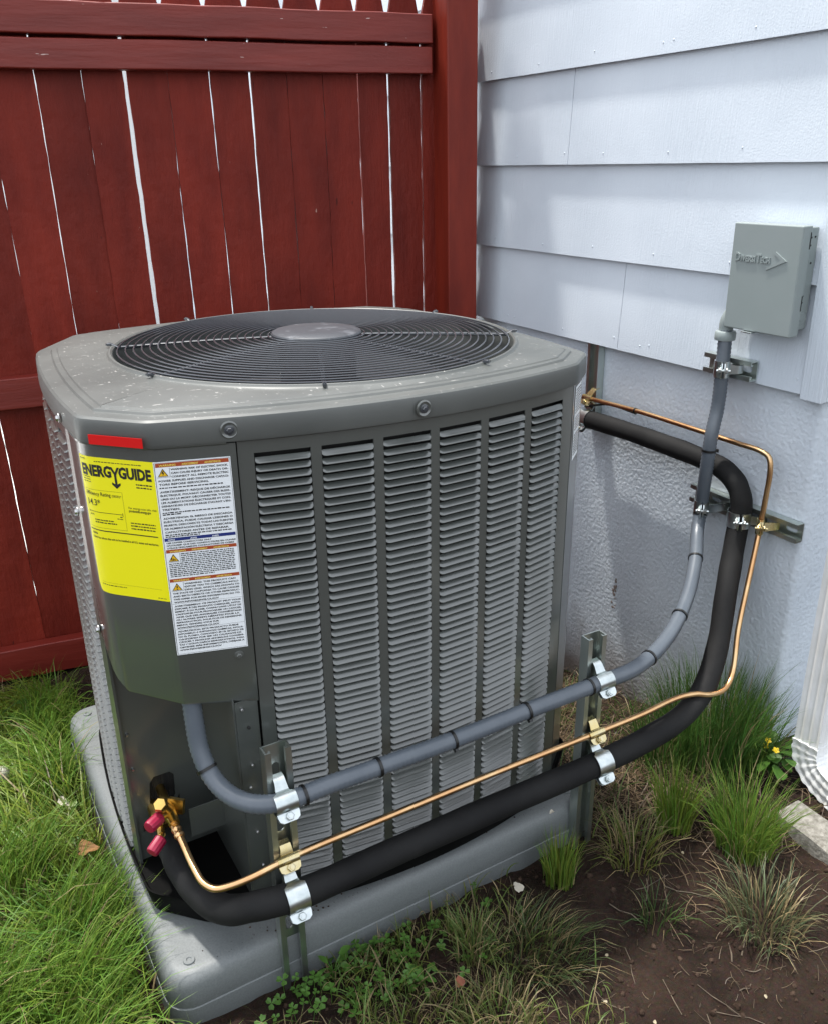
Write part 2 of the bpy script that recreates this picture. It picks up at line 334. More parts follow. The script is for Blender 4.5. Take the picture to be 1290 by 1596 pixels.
def axis(c0, c1, step):
    a = list(np.arange(c0, c1+step, step)); o = [c0-.1, c0-.3, c0-.8, c0-2, c0-6, c0-20, c0-80]; p = [c1+.15, c1+.4, c1+1, c1+3, c1+8, c1+25, c1+90]
    return np.array(o[::-1]+a+p)
gx = axis(-.9, 2.0, .0125); gy = axis(.2, 2.6, .0125)
X, Y = np.meshgrid(gx, gy, indexing='ij'); Z = ground_z(X, Y)
nx, ny = X.shape; V = np.stack([X, Y, Z], -1).reshape(-1, 3)
idx = np.arange(nx*ny).reshape(nx, ny)
Fq = np.stack([idx[:-1, :-1], idx[1:, :-1], idx[1:, 1:], idx[:-1, 1:]], -1).reshape(-1, 4)
me = bpy.data.meshes.new('ground'); me.from_pydata(V.tolist(), [], Fq.tolist()); me.shade_smooth()
g = link('ground', me, M_soil); g['kind'] = 'structure'
pv = MB().box((-12, 2.85, -.14), (14, 9, -.05)).build('paving', M_paving, smooth=0); pv['kind'] = 'structure'

# ================================================================== house
XW, COR = 1.4883, 1.034
XF = XW + .012                       # stucco plane
house = empty('house', (XW, COR, 0)); tag(house, 'house with pale blue-white combed siding panels above a rough stucco foundation', 'house')
H0 = Matrix.Translation(Vector((-XW, -COR, 0)))
LEN = 5.0; WID = 5.0
def hb(name, mb, ma, smooth=35, parent=house):
    o = mb.build(name, ma, parent, smooth); o.data.transform(H0) if parent is house else None
    return o
# foundation: L-shaped solid with a rounded near corner
mb = MB(); cpts = []
for k in range(7):
    a = math.pi + k/6*math.pi/2; cpts.append((XF+.012+.012*math.cos(a), COR+.012+.012*math.sin(a)))
poly = cpts + [(XW+WID, COR), (XW+WID, COR+LEN), (XF, COR+LEN)]
mb.prism(poly, -.5, .86); hb('foundation', mb, M_stucco, 50)
mb = MB().prism([(XW+.03, COR+.022), (XW+WID, COR+.022), (XW+WID, COR+LEN), (XW+.03, COR+LEN)], .861, 2.7); hb('wall_core', mb, M_siding, 0)
zb = [.8216, 1.0312, 1.2476, 1.4629, 1.68, 1.895, 2.11, 2.325]
joints = {0: [1.6], 1: [2.25], 2: [1.823], 3: [1.149, 2.37], 4: [1.5, 2.1], 5: [1.3, 1.9], 6: [1.6, 2.2], 7: [1.4, 2.0]}
def siding_panel(y0, y1, z0, z1, thick=.0065):
    rr = random.Random(int(y0*1000+z0*77)); n = 10
    ys = [y0 + (y1-y0)*k/n for k in range(n+1)]
    jit = [rr.uniform(-.0003, .0003) for _ in ys]
    prof = lambda j: [(XW-.013, z0+j), (XW-.0125+thick, z0+j), (XW+.002+thick, z1+.02), (XW+.001, z1+.02)]
    rings = [[Vector((px, y, pz)) for px, pz in prof(j)] for y, j in zip(ys, jit)]
    return MB().loops(rings, True, True)
nail_me = MB().lathe([(.0004, .0013), (.0017, .0009), (.0023, 0), (.0023, -.001)], 8, Matrix.Rotation(-math.pi/2, 4, 'Y')).mesh('nail_head', 60)
nail_me.materials.append(M_siding)
for ci in range(8):
    js = [COR+.035 if ci < 8 else COR] + joints[ci] + [COR+1.8, COR+2.4, COR+3.0]
    js = sorted(set(round(j, 3) for j in js))
    js = [j for j in js if j in joints[ci] or not any(0 < abs(j-q) < .45 for q in joints[ci]) or j == round(COR+.035, 3)]
    js = [js[0]] + [j for a, j in zip(js, js[1:]) if j-a > .09]
    z0 = zb[ci]; z1 = zb[ci+1] if ci < 7 else z0+.215
    for a, b2 in zip(js, js[1:]):
        p = hb('siding_panel', siding_panel(a+.0008, b2-.0008, z0, z1), M_siding, 0)
        if ci < 5 and a < 2.3:
            rr = random.Random(int(a*997+ci))
            yy = a+.015
            while yy < b2-.01:
                t = .024+rr.uniform(-.004, .004); zz = z0+t
                xx = XW-.013 + (t/(z1-z0+.02))*.014
                link('nail_head', nail_me, None, p, Matrix.Translation(Vector((xx-XW, yy-COR, zz))))
                yy += rr.choice([.03, .2, .21, .22]) if yy > a+.02 else .2
# corner board and the panels of the end wall
mb = MB().box((XW-.016, COR-.012, .812), (XW+.002, COR+.036, 2.6)).box((XW+.0021, COR-.012, .812), (XW+.045, COR+.004, 2.6)); bevel(hb('corner_board', mb, M_siding, 0), .002)
for ci in range(8):
    z0 = zb[ci]; z1 = zb[ci+1] if ci < 7 else z0+.215
    for k in range(3):
        x0 = XW+.046+k*.6; x1 = x0+.598
        prof = [(COR+.001, z0), (COR+.0075, z0), (COR+.021, z1+.02), (COR+.0145, z1+.02)]
        mb = MB().loops([[Vector((x, y, z)) for y, z in prof] for x in (x0, x1)], True, True); hb('siding_panel', mb, M_siding, 0)
mb = MB()
for _ in range(16):
    zz = .10+random.random()*.11; mb.lathe([(.0004, .0014), (.002+random.random()*.004, .0008), (.002, 0)], 7, Matrix.Translation(Vector((XF-.0003, 1.568+random.gauss(0, .006), zz))) @ Matrix.Rotation(-math.pi/2, 4, 'Y'))
hb('rust_stain', mb, mat('rust', (.22, .18, .16), .8), 0)

# ================================================================== fence
FY, FR = 2.426, -.1434; FK = 1/.93; zk = lambda z: 1.265+(z-1.265)*FK
fence = empty('fence', (0, FY, 0), (0, 0, FR)); tag(fence, 'dark red painted wooden board fence with pointed tops, horizontal rails and a square post', 'fence')
# fence local: x along, y away; board fronts at y=0.  local x offset so that s matches
S0 = FY*math.sin(FR)
edges = [-.73, -.63, -.53, -.42, -.315, -.21, -.105, -.003, .095, .188, .28, .374, .467, .554, .643, .732, .812, .897, .985]
gapw = {-.105: .0012, -.003: .0008, .095: .0009, .188: .0098, .28: .0012, .374: .0022, .467: .0058, .554: .0009, .643: .0009, .732: .0050, .812: .0076, .897: .0036}
TH = .012
gapw = {round(k*FK, 4): v for k, v in gapw.items()}; edges = [round(e*FK, 4) for e in edges]
def board(x0, x1, seed):
    rr = random.Random(seed); zs = list(np.linspace(-.14, zk(1.585), 56))
    w = x1-x0; rings = []
    wav = [rr.uniform(-.0009, .0009)+.0008*math.sin(z*5+seed) for z in zs]; wav2 = [rr.uniform(-.0009, .0009)+.0008*math.sin(z*6+seed*2) for z in zs]
    for z, a, b in zip(zs, wav, wav2):
        rings.append([Vector((x0+a, 0, z)), Vector((x1+b, 0, z)), Vector((x1+b, TH, z)), Vector((x0+a, TH, z))])
    xm = .5*(x0+x1)
    for t, z in ((.93, zk(1.60)), (.70, zk(1.645)), (.40, zk(1.69)), (.04, zk(1.735))):
        rings.append([Vector((xm-w/2*t, 0, z)), Vector((xm+w/2*t, 0, z)), Vector((xm+w/2*t, TH, z)), Vector((xm-w/2*t, TH, z))])
    return MB().loops(rings, True, True)
for i in range(len(edges)-1):
    a, b = edges[i], edges[i+1]; ga = gapw.get(a, .0009)/2; gb = gapw.get(b, .0009)/2
    rr = random.Random(i); y = rr.uniform(-.0025, .0025)
    o = board(a+ga-S0, b-gb-S0, i).build('board', M_redboard, fence, 30); o.location.y = y
    o.rotation_euler = (rr.uniform(-.002, .002), rr.uniform(-.0012, .0012), 0)
def rail(z0, z1, y0, y1, x0=-.75*FK, x1=.915*FK, seed=0):
    z0, z1 = zk(z0), zk(z1)
    rr = random.Random(seed); n = 24; rings = []
    for k in range(n+1):
        x = x0+(x1-x0)*k/n - S0; j = rr.uniform(-.0012, .0012)
        rings.append([Vector((x, y0+j, z0+j)), Vector((x, y1, z0)), Vector((x, y1, z1)), Vector((x, y0, z1+j))])
    o = MB().loops(rings, True, True).build('rail', M_redrail, fence, 30); bevel(o, .0035, 2); return o
rail(1.529, 1.592, -.044, -.0035, seed=1); rail(1.463, 1.5225, -.040, -.0035, seed=2); rail(.738, .812, -.042, -.0035, seed=3); rail(.016, .104, -.042, -.0035, seed=4)
# back rails keep the boards together on the far side as well
mb = MB()
p0, p1 = .9307*FK-S0, 1.0135*FK-S0
rings = []
for z in (-.15, .3, .7, 1.1, 1.5, 2.0):
    rings.append([Vector((p0, -.097, z)), Vector((p1, -.097, z)), Vector((p1, .02, z)), Vector((p0, .02, z))])
o = MB().loops(rings, True, True).build('post', M_redpost, fence, 30); bevel(o, .005, 2)
MB().box((p1-.03, .0205, -.14), (1.4845, .032, zk(1.60))).build('board', M_red, fence, 0)  # hidden filler added to keep sunlight out of the gap beside the post
# neighbouring wall and shrub behind the fence
nw = MB().box((-9, 6.3, 0), (11, 6.6, 3.4)).box((-9.2, 6.15, 3.4), (11.2, 6.7, 3.5)).build('neighbouring_wall', M_neigh, smooth=0); tag(nw, 'white rendered wall glimpsed through the gaps of the red fence', 'wall')
def leaf_blob(name, cx, cy, cz, rad, n, ma, parent=None, size=.03):
    mb = MB()
    for _ in range(n):
        v = Vector((random.gauss(0, 1), random.gauss(0, 1), random.gauss(0, 1))).normalized()*random.random()**.4
        p = Vector((cx+v.x*rad[0], cy+v.y*rad[1], cz+v.z*rad[2]))
        Mx = Matrix.Translation(p) @ Euler((random.uniform(0, 6), random.uniform(0, 6), random.uniform(0, 6))).to_matrix().to_4x4(); s = size*random.uniform(.6, 1.3)
        mb.add([Mx @ Vector(q) for q in ((-s, 0, 0), (0, -s*.45, s*.1), (s, 0, 0), (0, s*.45, s*.1))], ((0, 1, 2), (0, 2, 3)))
    return mb.build(name, ma, parent, 0, fix=False)
sh = empty('shrub', (.75, 3.6, -.05)); tag(sh, 'yellow-green shrub glimpsed low through the gaps behind the red fence', 'shrub')
leaf_blob('foliage', 0, 0, .33, (.45, .25, .36), 500, leaf_mat('shrub_leaf', False, (.33, .34, .03)), sh, .05)
mb = MB()
for k in range(5): mb.tube([(0, 0, 0), (random.uniform(-.2, .2), random.uniform(-.1, .1), .4)], [.012, .005], 6)
mb.build('stem', mat('bark', (.09, .06, .04), .8), sh)

# ================================================================== equipment pad
UX, UY, UR, TY = .319, 1.076, .0195, .0132
UROT = (0, TY, UR)
def rrect(x0, x1, y0, y1, r, n=6):
    out = []
    for cx, cy, a0 in ((x0+r, y0+r, math.pi), (x1-r, y0+r, 1.5*math.pi), (x1-r, y1-r, 0), (x0+r, y1-r, .5*math.pi)):
        out += [(cx+r*math.cos(a0+k/n*math.pi/2), cy+r*math.sin(a0+k/n*math.pi/2)) for k in range(n+1)]
    return out
PX0, PX1, PY0, PY1 = -.206, .652, -.062, .80
pad = empty('equipment_pad', (UX, UY, 0), UROT); tag(pad, 'grey moulded plastic equipment pad under the outdoor unit', 'equipment pad')
rings = []
for ins, z in ((.0, -.25), (.0, .036), (.0018, .0372), (.0018, .0392), (.001, .0405), (.004, .074), (.007, .086), (.013, .0935), (.021, .096), (.03, .0963)):
    rings.append([Vector((x, y, z)) for x, y in rrect(PX0+ins, PX1-ins, PY0+ins, PY1-ins, .045-ins*.6)])
o = MB().loops(rings, True, True).build('slab', M_pad, pad, 50)
for x, y in ((PX0+.045, PY0+.04), (PX1-.045, PY0+.04), (PX0+.045, PY1-.045), (PX1-.045, PY1-.045)):
    MB().lathe([(.0095, .0964), (.0092, .0985), (.0085, .0991), (.0045, .0991), (.0035, .0975), (.0005, .0975)], 20, Matrix.Translation(Vector((x, y, 0)))).build('boss', M_pad, pad)

# ================================================================== outdoor unit
unit = empty('air_conditioner', (UX, UY, 0), UROT); tag(unit, 'grey louvred outdoor air conditioner with round fan grille and two stickers', 'air conditioner')
def arc(a, b, bul, n):
    a = Vector(a); b = Vector(b); d = b-a; nrm = Vector((d.y, -d.x)).normalized()
    return [a+d*(k/n)+nrm*bul*(1-(2*k/n-1)**2) for k in range(n)]
C1, D1, F1, R0, R1, K0, K1, L1, L0 = (-.107, .032), (0, 0), (.582, 0), (.651, .057), (.651, .66), (.585, .735), (-.062, .735), (-.150, .60), (-.175, .105)
BF = .039
def outline():
    o = arc(C1, D1, 0, 20)+arc(D1, F1, BF, 90)+arc(F1, R0, 0, 16)+arc(R0, R1, .022, 80)+arc(R1, K0, 0, 18)+arc(K0, K1, BF, 90)+arc(K1, L1, 0, 26)+arc(L1, L0, .013, 70)+arc(L0, C1, 0, 18)
    return o
OUT = outline()
def smooth_corner(P, it=1):
    for _ in range(it):
        P = [(P[i-1]+P[i]*2+P[(i+1) % len(P)])/4 for i in range(len(P))]
    return P
OUT = smooth_corner(OUT, 3)
NO = len(OUT)
NRM = []
for i in range(NO):
    t = (OUT[(i+1) % NO]-OUT[i-1]).normalized(); NRM.append(Vector((t.y, -t.x)))
def ring(grow, z): return [Vector((p.x+n.x*grow, p.y+n.y*grow, z)) for p, n in zip(OUT, NRM)]
FC = Vector((.292, .372)); FRAD = .355; ZT = .961
def cring(r, z): return [Vector((FC.x+r*math.cos(a), FC.y+r*math.sin(a), z)) for a in (math.atan2(p.y-FC.y, p.x-FC.x) for p in OUT)]
# top cover
rings = [ring(.001, .934), ring(.002, .9245), ring(.0065, .9245), ring(.0075, .928), ring(.0068, .953), ring(.0055, .9575), ring(.002, .9602), ring(-.005, .9608), ring(-.019, .9612), ring(-.0215, .9642), ring(-.023, .9646), ring(-.0295, .9648), ring(-.0315, .9666), ring(-.033, .9669)]
rings += [cring(FRAD+.0095, .9690), cring(FRAD+.008, .9700), cring(FRAD+.006, .9728), cring(FRAD+.003, .9735), cring(FRAD, .971), cring(FRAD-.002, .962), cring(FRAD-.002, .80)]
MB().loops(rings).build('top_cover', M_cover, unit, 28)
def front_y(x): return -BF*(1-((x-.291)/.291)**2)
def screw(name, M, parent, r=.006, ma=M_screw, washer=True):
    mb = MB()
    if washer: mb.lathe([(r*1.6, 0), (r*1.6, .0012), (r*1.1, .0018)], 16, M)
    mb.lathe([(r, .0008), (r, .0034), (r*.75, .0046), (r*.2, .0047)], 6 if washer else 12, M)
    return mb.build(name, ma, parent, 40)
# dimpled cover screws
for (x, y, z, nx_, ny_) in ((-.009, .0, .941, -.2, -1), (.262, -.0462, .941, 0, -1)):
    nrm = Vector((nx_, ny_, 0)).normalized(); Mx = frame_at(Vector((x, y, z))+nrm*.004, nrm)
    MB().lathe([(.0125, 0), (.0125, .001), (.0105, .0018), (.008, .0006), (.0005, .0006)], 24, Mx).build('screw_dimple', M_unit, unit)
    screw('screw', Mx @ Matrix.Translation(Vector((0, 0, .0004))), unit, .0042, M_wire)
# fan grille
zg = lambda r: .9725+.010*(1-(r/FRAD)**2)
nring = 20
for k in range(nring):
    r_ = .087+(FRAD-.008-.087)*k/(nring-1); n = 72
    cs = [Vector((FC.x+r_*math.cos(2*math.pi*i/n), FC.y+r_*math.sin(2*math.pi*i/n), zg(r_))) for i in range(n)]
    mb = MB(); w = .0015
    rr_ = []
    for q in range(6):
        a = 2*math.pi*q/6
        rr_.append([Vector((FC.x+(r_+w*math.cos(a))*math.cos(2*math.pi*i/n), FC.y+(r_+w*math.cos(a))*math.sin(2*math.pi*i/n), zg(r_)+w*math.sin(a))) for i in range(n)])
    mb.loops(rr_+[rr_[0]]).build('grille_ring', M_wire, unit, 60)
for k in range(8):
    a = R(22+45*k); d = Vector((math.cos(a), math.sin(a)))
    pts = [(FC.x+d.x*r_, FC.y+d.y*r_, zg(r_)-.0045) for r_ in (.07, .15, .22, .29, FRAD-.004)]+[(FC.x+d.x*(FRAD+.008), FC.y+d.y*(FRAD+.008), .9745), (FC.x+d.x*(FRAD+.014), FC.y+d.y*(FRAD+.014), .9748)]
    MB().tube(pts, .0034, 6).build('grille_spoke', M_wire, unit, 60)
    e = Vector((FC.x+d.x*(FRAD+.010), FC.y+d.y*(FRAD+.010), .9735))
    MB().box((-.004, -.003, 0), (.006, .003, .003), Matrix.Translation(e) @ Matrix.Rotation(a, 4, 'Z')).build('grille_clip', M_wire, unit, 0)
MB().lathe([(.081, .972), (.0815, .984), (.080, .9865), (.076, .9885), (.04, .9905), (.0005, .991)], 48, Matrix.Translation(Vector((FC.x, FC.y, 0)))).build('fan_cap', M_cap, unit, 30)
MB().lathe([(.07, .84), (.07, .968)], 32, Matrix.Translation(Vector((FC.x, FC.y, 0)))).build('fan_motor', M_dark, unit, 30)
for k in range(3):
    a0 = k*2*math.pi/3+.4; rings = []
    for i in range(9):
        r_ = .075+(.325-.075)*i/8; tw = .75-.03*i; wd = .10+.012*i
        ring_ = []
        for u, dz in ((-.5, .002), (0, .006), (.5, .002), (.5, -.001), (0, .003), (-.5, -.001)):
            ang = a0+u*wd*2.2/(r_+.05)
            ring_.append(Vector((FC.x+r_*math.cos(ang), FC.y+r_*math.sin(ang), .87+u*.09*tw+dz)))
        rings.append(ring_)
    MB().loops(rings, True, True).build('fan_blade', mat('fan_alloy', (.05, .052, .055), .45, .4) if k == 0 else bpy.data.materials['fan_alloy'], unit, 40)
# dark core behind the louvres (coil)
core = []
for p, n in zip(OUT, NRM):
    q = p-n*.035; core.append(q)
cpoly = [(-.02, .19), (-.02, .03)]+[(x, front_y(x)+.022) for x in np.linspace(0, .575, 16)]+[(.590, .022), (.636, .064), (.648, .37), (.636, .645), (.57, .715), (.28, .735), (-.03, .70), (-.115, .58), (-.14, .4), (-.145, .22), (-.14, .19)]
MB().prism(cpoly, .13, .84).build('coil', M_fins, unit, 0)
MB().loops([[Vector((x, y, z)) for x, y in cpoly] for z in (.8405, .924)]).build('added_skirt', M_dark, unit, 0)  # dark skirt added to stop daylight showing through the top louvres
# louvred panels
def louver_mesh(w, nseg=7, name='louver'):
    # profile across (y out = -, z): upper edge inside, lip outside, returned
    prof = [(.0034, -.0014), (.0012, -.0034), (-.0006, -.0050), (-.0020, -.0062), (-.0034, -.0072), (-.0044, -.0081), (-.0042, -.0088), (-.0033, -.0087), (-.0012, -.0068), (.0006, -.0050), (.0026, -.0030), (.0042, -.0016)]
    xs = [-w/2, -w/2+.002, -w/2+.005, -w/4, 0, w/4, w/2-.005, w/2-.002, w/2]
    fl = [.15, .7, 1, 1, 1, 1, 1, .7, .15]
    rings = []
    for x, f_ in zip(xs, fl):
        rings.append([Vector((x, y*f_+(1-f_)*.0005 if y < 0 else y, z*(.85+.15*f_) if y < 0 else z)) for y, z in prof])
    return MB().loops(rings, True, True)
ROWS = 61; LZ0, LZ1 = .8985, .150; PITCH_L = (LZ0-LZ1)/(ROWS-1)
def bow_panel(mb, w, bul, cols, z0, z1, t=.0022, top=.018, bot=.012):
    # frame of a stamped sheet: coordinates x along 0..w, y out, bowed
    def strip(xa, xb, za, zc, n):
        rings = []
        for k in range(n+1):
            x = xa+(xb-xa)*k/n; y = -bul*(1-(2*x/w-1)**2)
            rings.append([Vector((x, y, za)), Vector((x, y+t, za)), Vector((x, y+t, zc)), Vector((x, y, zc))])
        mb.loops(rings, True, True)
    xs = [0]+[v for c_ in cols for v in c_]+[w]
    for i in range(0, len(xs), 2): strip(xs[i], xs[i+1], z0+bot, z1-top, 3)
    strip(0, w, z1-top, z1, 30); strip(0, w, z0, z0+bot, 30)
    strip(0, .004, z0, z1, 1)
    return mb
COLS = [(.021+.0915*k, .021+.0915*k+.0765) for k in range(6)]
PW = .582
fp = bow_panel(MB(), PW, BF, COLS, .137, .922).build('front_panel', M_unit, unit, 30)
lme = louver_mesh(COLS[0][1]-COLS[0][0]).mesh('louver', 40); lme.materials.append(M_unit)
def louver_matrix(xm, w, bul, z):
    y = -bul*(1-(2*xm/w-1)**2); sl = bul*4/w*(2*xm/w-1)
    return Matrix.Translation(Vector((xm, y, z))) @ Matrix.Rotation(math.atan(sl), 4, 'Z')
stuff = MB(); lv, lf = [tuple(v.co) for v in lme.vertices], [tuple(p.vertices) for p in lme.polygons]
for rI in range(ROWS):
    for (a, b) in COLS:
        Mx = louver_matrix(.5*(a+b), PW, BF, LZ0-PITCH_L*rI)
        if rI < 50: link('louver', lme, None, fp, Mx @ Matrix.Translation(Vector((0, random.gauss(0, .0003), random.gauss(0, .00025)))) @ Euler((random.gauss(0, .012), random.gauss(0, .003), 0)).to_matrix().to_4x4())
        else: stuff.add([Mx @ Vector(v) for v in lv], lf)
o = stuff.build('lower_louvers', M_unit, fp, 40); o['kind'] = 'stuff'
def side_panel(name, P0, P1, bul, ncol, rows_skip=1):
    P0 = Vector((*P0, 0)); P1 = Vector((*P1, 0)); w = (P1-P0).length; d = (P1-P0).normalized(); yv = Vector((-d.y, d.x, 0))
    Mx = Matrix((d, yv, Vector((0, 0, 1)))).transposed().to_4x4(); Mx.translation = P0
    g_ = .0145; cw = (w-.04-(ncol-1)*g_)/ncol; cs = [(.02+k*(cw+g_), .02+k*(cw+g_)+cw) for k in range(ncol)]
    pn = bow_panel(MB(), w, bul, cs, .137, .922).build(name, M_unit, unit, 30, Mx)
    lm = louver_mesh(cw); mb = MB()
    for rI in range(ROWS):
        for a, b in cs:
            mm = louver_matrix(.5*(a+b), w, bul, LZ0-PITCH_L*rI); mb.add([mm @ Vector(v) for v in lm.v], lm.f)
    lo = mb.build('louvers', M_unit, pn, 40); lo['kind'] = 'stuff'
side_panel('left_panel', L1, (-.181, .2), .011, 5)
side_panel('right_panel', R0, R1, .022, 6)
side_panel('rear_panel', K0, K1, BF, 6)
# corner posts
def post(name, pts, z0, z1, t=.002):
    rings = [[Vector((x, y, z0)) for x, y in pts], [Vector((x, y, z1)) for x, y in pts]]
    return MB().loops(rings, True, True).build(name, M_unit, unit, 30)
def offpoly(pts, t):
    P = [Vector(p) for p in pts]; out = []
    for i in range(len(P)):
        d = (P[min(i+1, len(P)-1)]-P[max(i-1, 0)]).normalized(); out.append(P[i]+Vector((-d.y, d.x))*t)
    return [tuple(p) for p in P]+[tuple(p) for p in out[::-1]]
post('corner_post', offpoly([(.5845, .001), (.592, .0075), (.646, .0522), (.650, .056)], .003), .137, .926)
post('corner_post', offpoly([(.651, .662), (.587, .733)], .003), .137, .926)
post('corner_post', offpoly([(-.064, .733), (-.149, .602)], .003), .137, .926)
# base pan
prings = [[Vector((p.x+n.x*g_, p.y+n.y*g_, z)) for p, n in zip(OUT, NRM)] for g_, z in ((-.004, .097), (.004, .10), (.012, .142), (.012, .145), (.0095, .145), (.006, .139), (-.02, .138))]
pan = MB().loops(prings, True, True).build('base_pan', M_black, unit, 30)
# recess behind the control cover: two sheets meeting in an inner corner, and the flange
hole = [(-.150, .222), (-.143, .290), (-.136, .3), (-.108, .3), (-.102, .292), (-.104, .25), (-.128, .215)]
def sheet_with_hole(x0, x1, z0, z1, hole, y, t=.002):
    # fan faces between the outer rectangle and the hole
    hp = [Vector((a, y, b)) for a, b in hole]; cx_ = sum(a for a, b in hole)/len(hole); cz_ = sum(b for a, b in hole)/len(hole)
    outer = []
    for a, b in hole:
        dx, dz = a-cx_, b-cz_; ts = []
        if dx: ts.append(((x1 if dx > 0 else x0)-cx_)/dx)
        if dz: ts.append(((z1 if dz > 0 else z0)-cz_)/dz)
        t_ = min(v for v in ts if v > 0); outer.append([cx_+dx*t_, cz_+dz*t_])
    for q in ((x0, z0), (x0, z1), (x1, z1), (x1, z0)):
        k = min(range(len(outer)), key=lambda i: (outer[i][0]-q[0])**2+(outer[i][1]-q[1])**2); outer[k] = list(q)
    fr = [Vector((a, y, b)) for a, b in outer]; bk = [v+Vector((0, t, 0)) for v in fr]; hb_ = [v+Vector((0, t, 0)) for v in hp]
    return MB().loops([hp, fr, bk, hb_, hp])
hx0, hx1, hz0, hz1 = -.158, -.098, .205, .31
mb = MB().box((-.178, .185, .139), (-.038, .187, hz0)).box((-.178, .185, hz1), (-.038, .187, .64)).box((-.178, .185, hz0), (hx0, .187, hz1)).box((hx1, .185, hz0), (-.038, .187, hz1))
ob_ = [(hx0, hz0), (hx0, hz1), (-.14, hz1), (-.11, hz1), (hx1, hz1), (hx1, .25), (-.12, hz0)]
hp = [Vector((a, .185, b)) for a, b in [(-.152, .218), (-.145, .290), (-.137, .301), (-.110, .301), (-.103, .293), (-.105, .25), (-.13, .212)]]
fr = [Vector((a, .185, b)) for a, b in ob_]; bk = [v+Vector((0, .002, 0)) for v in fr]; hb_ = [v+Vector((0, .002, 0)) for v in hp]
mb.loops([hp, fr, bk, hb_, hp]); mb.build('recess_panel', M_unit, unit, 20)
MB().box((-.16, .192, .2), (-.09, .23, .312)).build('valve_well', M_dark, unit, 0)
MB().box((-.041, .006, .139), (-.038, .184, .522)).build('recess_panel', M_unit, unit, 0)
MB().box((-.0378, .0045, .139), (-.0025, .0065, .518)).build('front_flange', M_unit, unit, 0)
for (x, z) in ((-.028, .505), (-.02, .47), (-.02, .40), (-.026, .36), (-.022, .27), (-.018, .2)):
    screw('rivet', frame_at(Vector((x, .0045, z)), (0, -1, 0)), unit, .0024, M_screw if random.random() < .5 else M_dark, False)
for (x, z) in ((-.165, .535), (-.148, .50), (-.169, .40), (-.168, .33), (-.155, .215)):
    screw('rivet', frame_at(Vector((x, .185, z)), (0, -1, 0)), unit, .0026, M_dark if x > -.16 else M_screw, False)
MB().box((-.166, .1835, .198), (-.150, .1845, .209)).build('slot_hole', M_dark, unit, 0)
MB().box((-.1, .12, .205), (-.0395, .122, .262)).build('valve_bracket', M_unit, unit, 0)
# edge trim of the left panel, with screws
post('edge_trim', offpoly([(-.1795, .1985), (-.1765, .176)], -.004), .137, .922)
for (y, z) in ((.205, .792), (.19, .60), (.206, .935)):
    screw('screw', frame_at(Vector((-.1835 if z < .9 else -.188, y, z)), (-1, 0, 0)), unit, .0045)
# control cover: swept sheet, wraps flange, chamfer and side
cpath = [Vector((-.1815, .196)), Vector((-.182, .15)), Vector((-.1815, .13)), Vector((-.179, .115)), Vector((-.174, .1035)), Vector((-.168, .095)), Vector((-.1075, .0295)), Vector((-.105, .0281)), Vector((-.0025, -.0025))]
CS = [0]
for a, b in zip(cpath, cpath[1:]): CS.append(CS[-1]+(b-a).length)
S_COR = CS[6]; S_END = CS[-1]
def cpt(s, off=0):
    s = max(0, min(s, S_END))
    for k in range(len(CS)-1):
        if s <= CS[k+1]+1e-9: break
    t = (s-CS[k])/(CS[k+1]-CS[k]); p = cpath[k].lerp(cpath[k+1], t)
    def seg_n(i): d = (cpath[i+1]-cpath[i]).normalized(); return Vector((d.y, -d.x))*1.0
    n0 = seg_n(k); n1 = seg_n(min(k+1, len(cpath)-2)); nm = seg_n(max(k-1, 0))
    L_ = CS[k+1]-CS[k]
    if L_ < .03:
        n0 = ((nm+n0).normalized()*(1-t)+(n0+n1).normalized()*t).normalized()
    return Vector((p.x+n0.x*off, p.y+n0.y*off))
def surf(s, z, off=0):
    p = cpt(s, off); return Vector((p.x, p.y, z))
def zbot(s):
    if s < .02: return .585
    if s < .10: return .585-(s-.02)/.08*.053
    if s < S_COR: return .532-.006*(s-.10)/(S_COR-.10)
    return .526-.012*(s-S_COR)/(S_END-S_COR)
svals = sorted(set([0, .02, .04, .06, .08, .10]+[CS[k] for k in range(9)]+list(np.linspace(.1, S_END, 20))))
svals = [svals[0]]+[b for a, b in zip(svals, svals[1:]) if b-a > .0008]
rings = [[surf(s, .922), surf(s, .7), surf(s, zbot(s)+.006), surf(s, zbot(s), -.003), surf(s, zbot(s)+.001, -.012), surf(s, zbot(s)+.02, -.006), surf(s, .922, -.006)] for s in svals]
cc = MB().loops(rings, True, True).build('control_cover', M_unit, unit, 28)
Mx = frame_at(surf(S_END-.022, .598), (-.27, -.96, 0)); screw('screw', Mx, cc, .0045, M_unit)
# raised rib and red tape under the cover rim
MB().loops([[surf(s, .9205, .0004), surf(s, .9225, .0028), surf(s, .9255, .0032), surf(s, .9255, .0004)] for s in np.linspace(.03, S_END-.012, 26)], True, True).build('rim_bead', M_unit, cc, 30)
MB().loops([[surf(s, .9262, .0115), surf(s, .9262, .0122), surf(s, .9395, .0122), surf(s, .9395, .0115)] for s in np.linspace(S_COR-.083, S_COR-.002, 8)], True, True).build('red_tape', M_redtape, cc, 0)
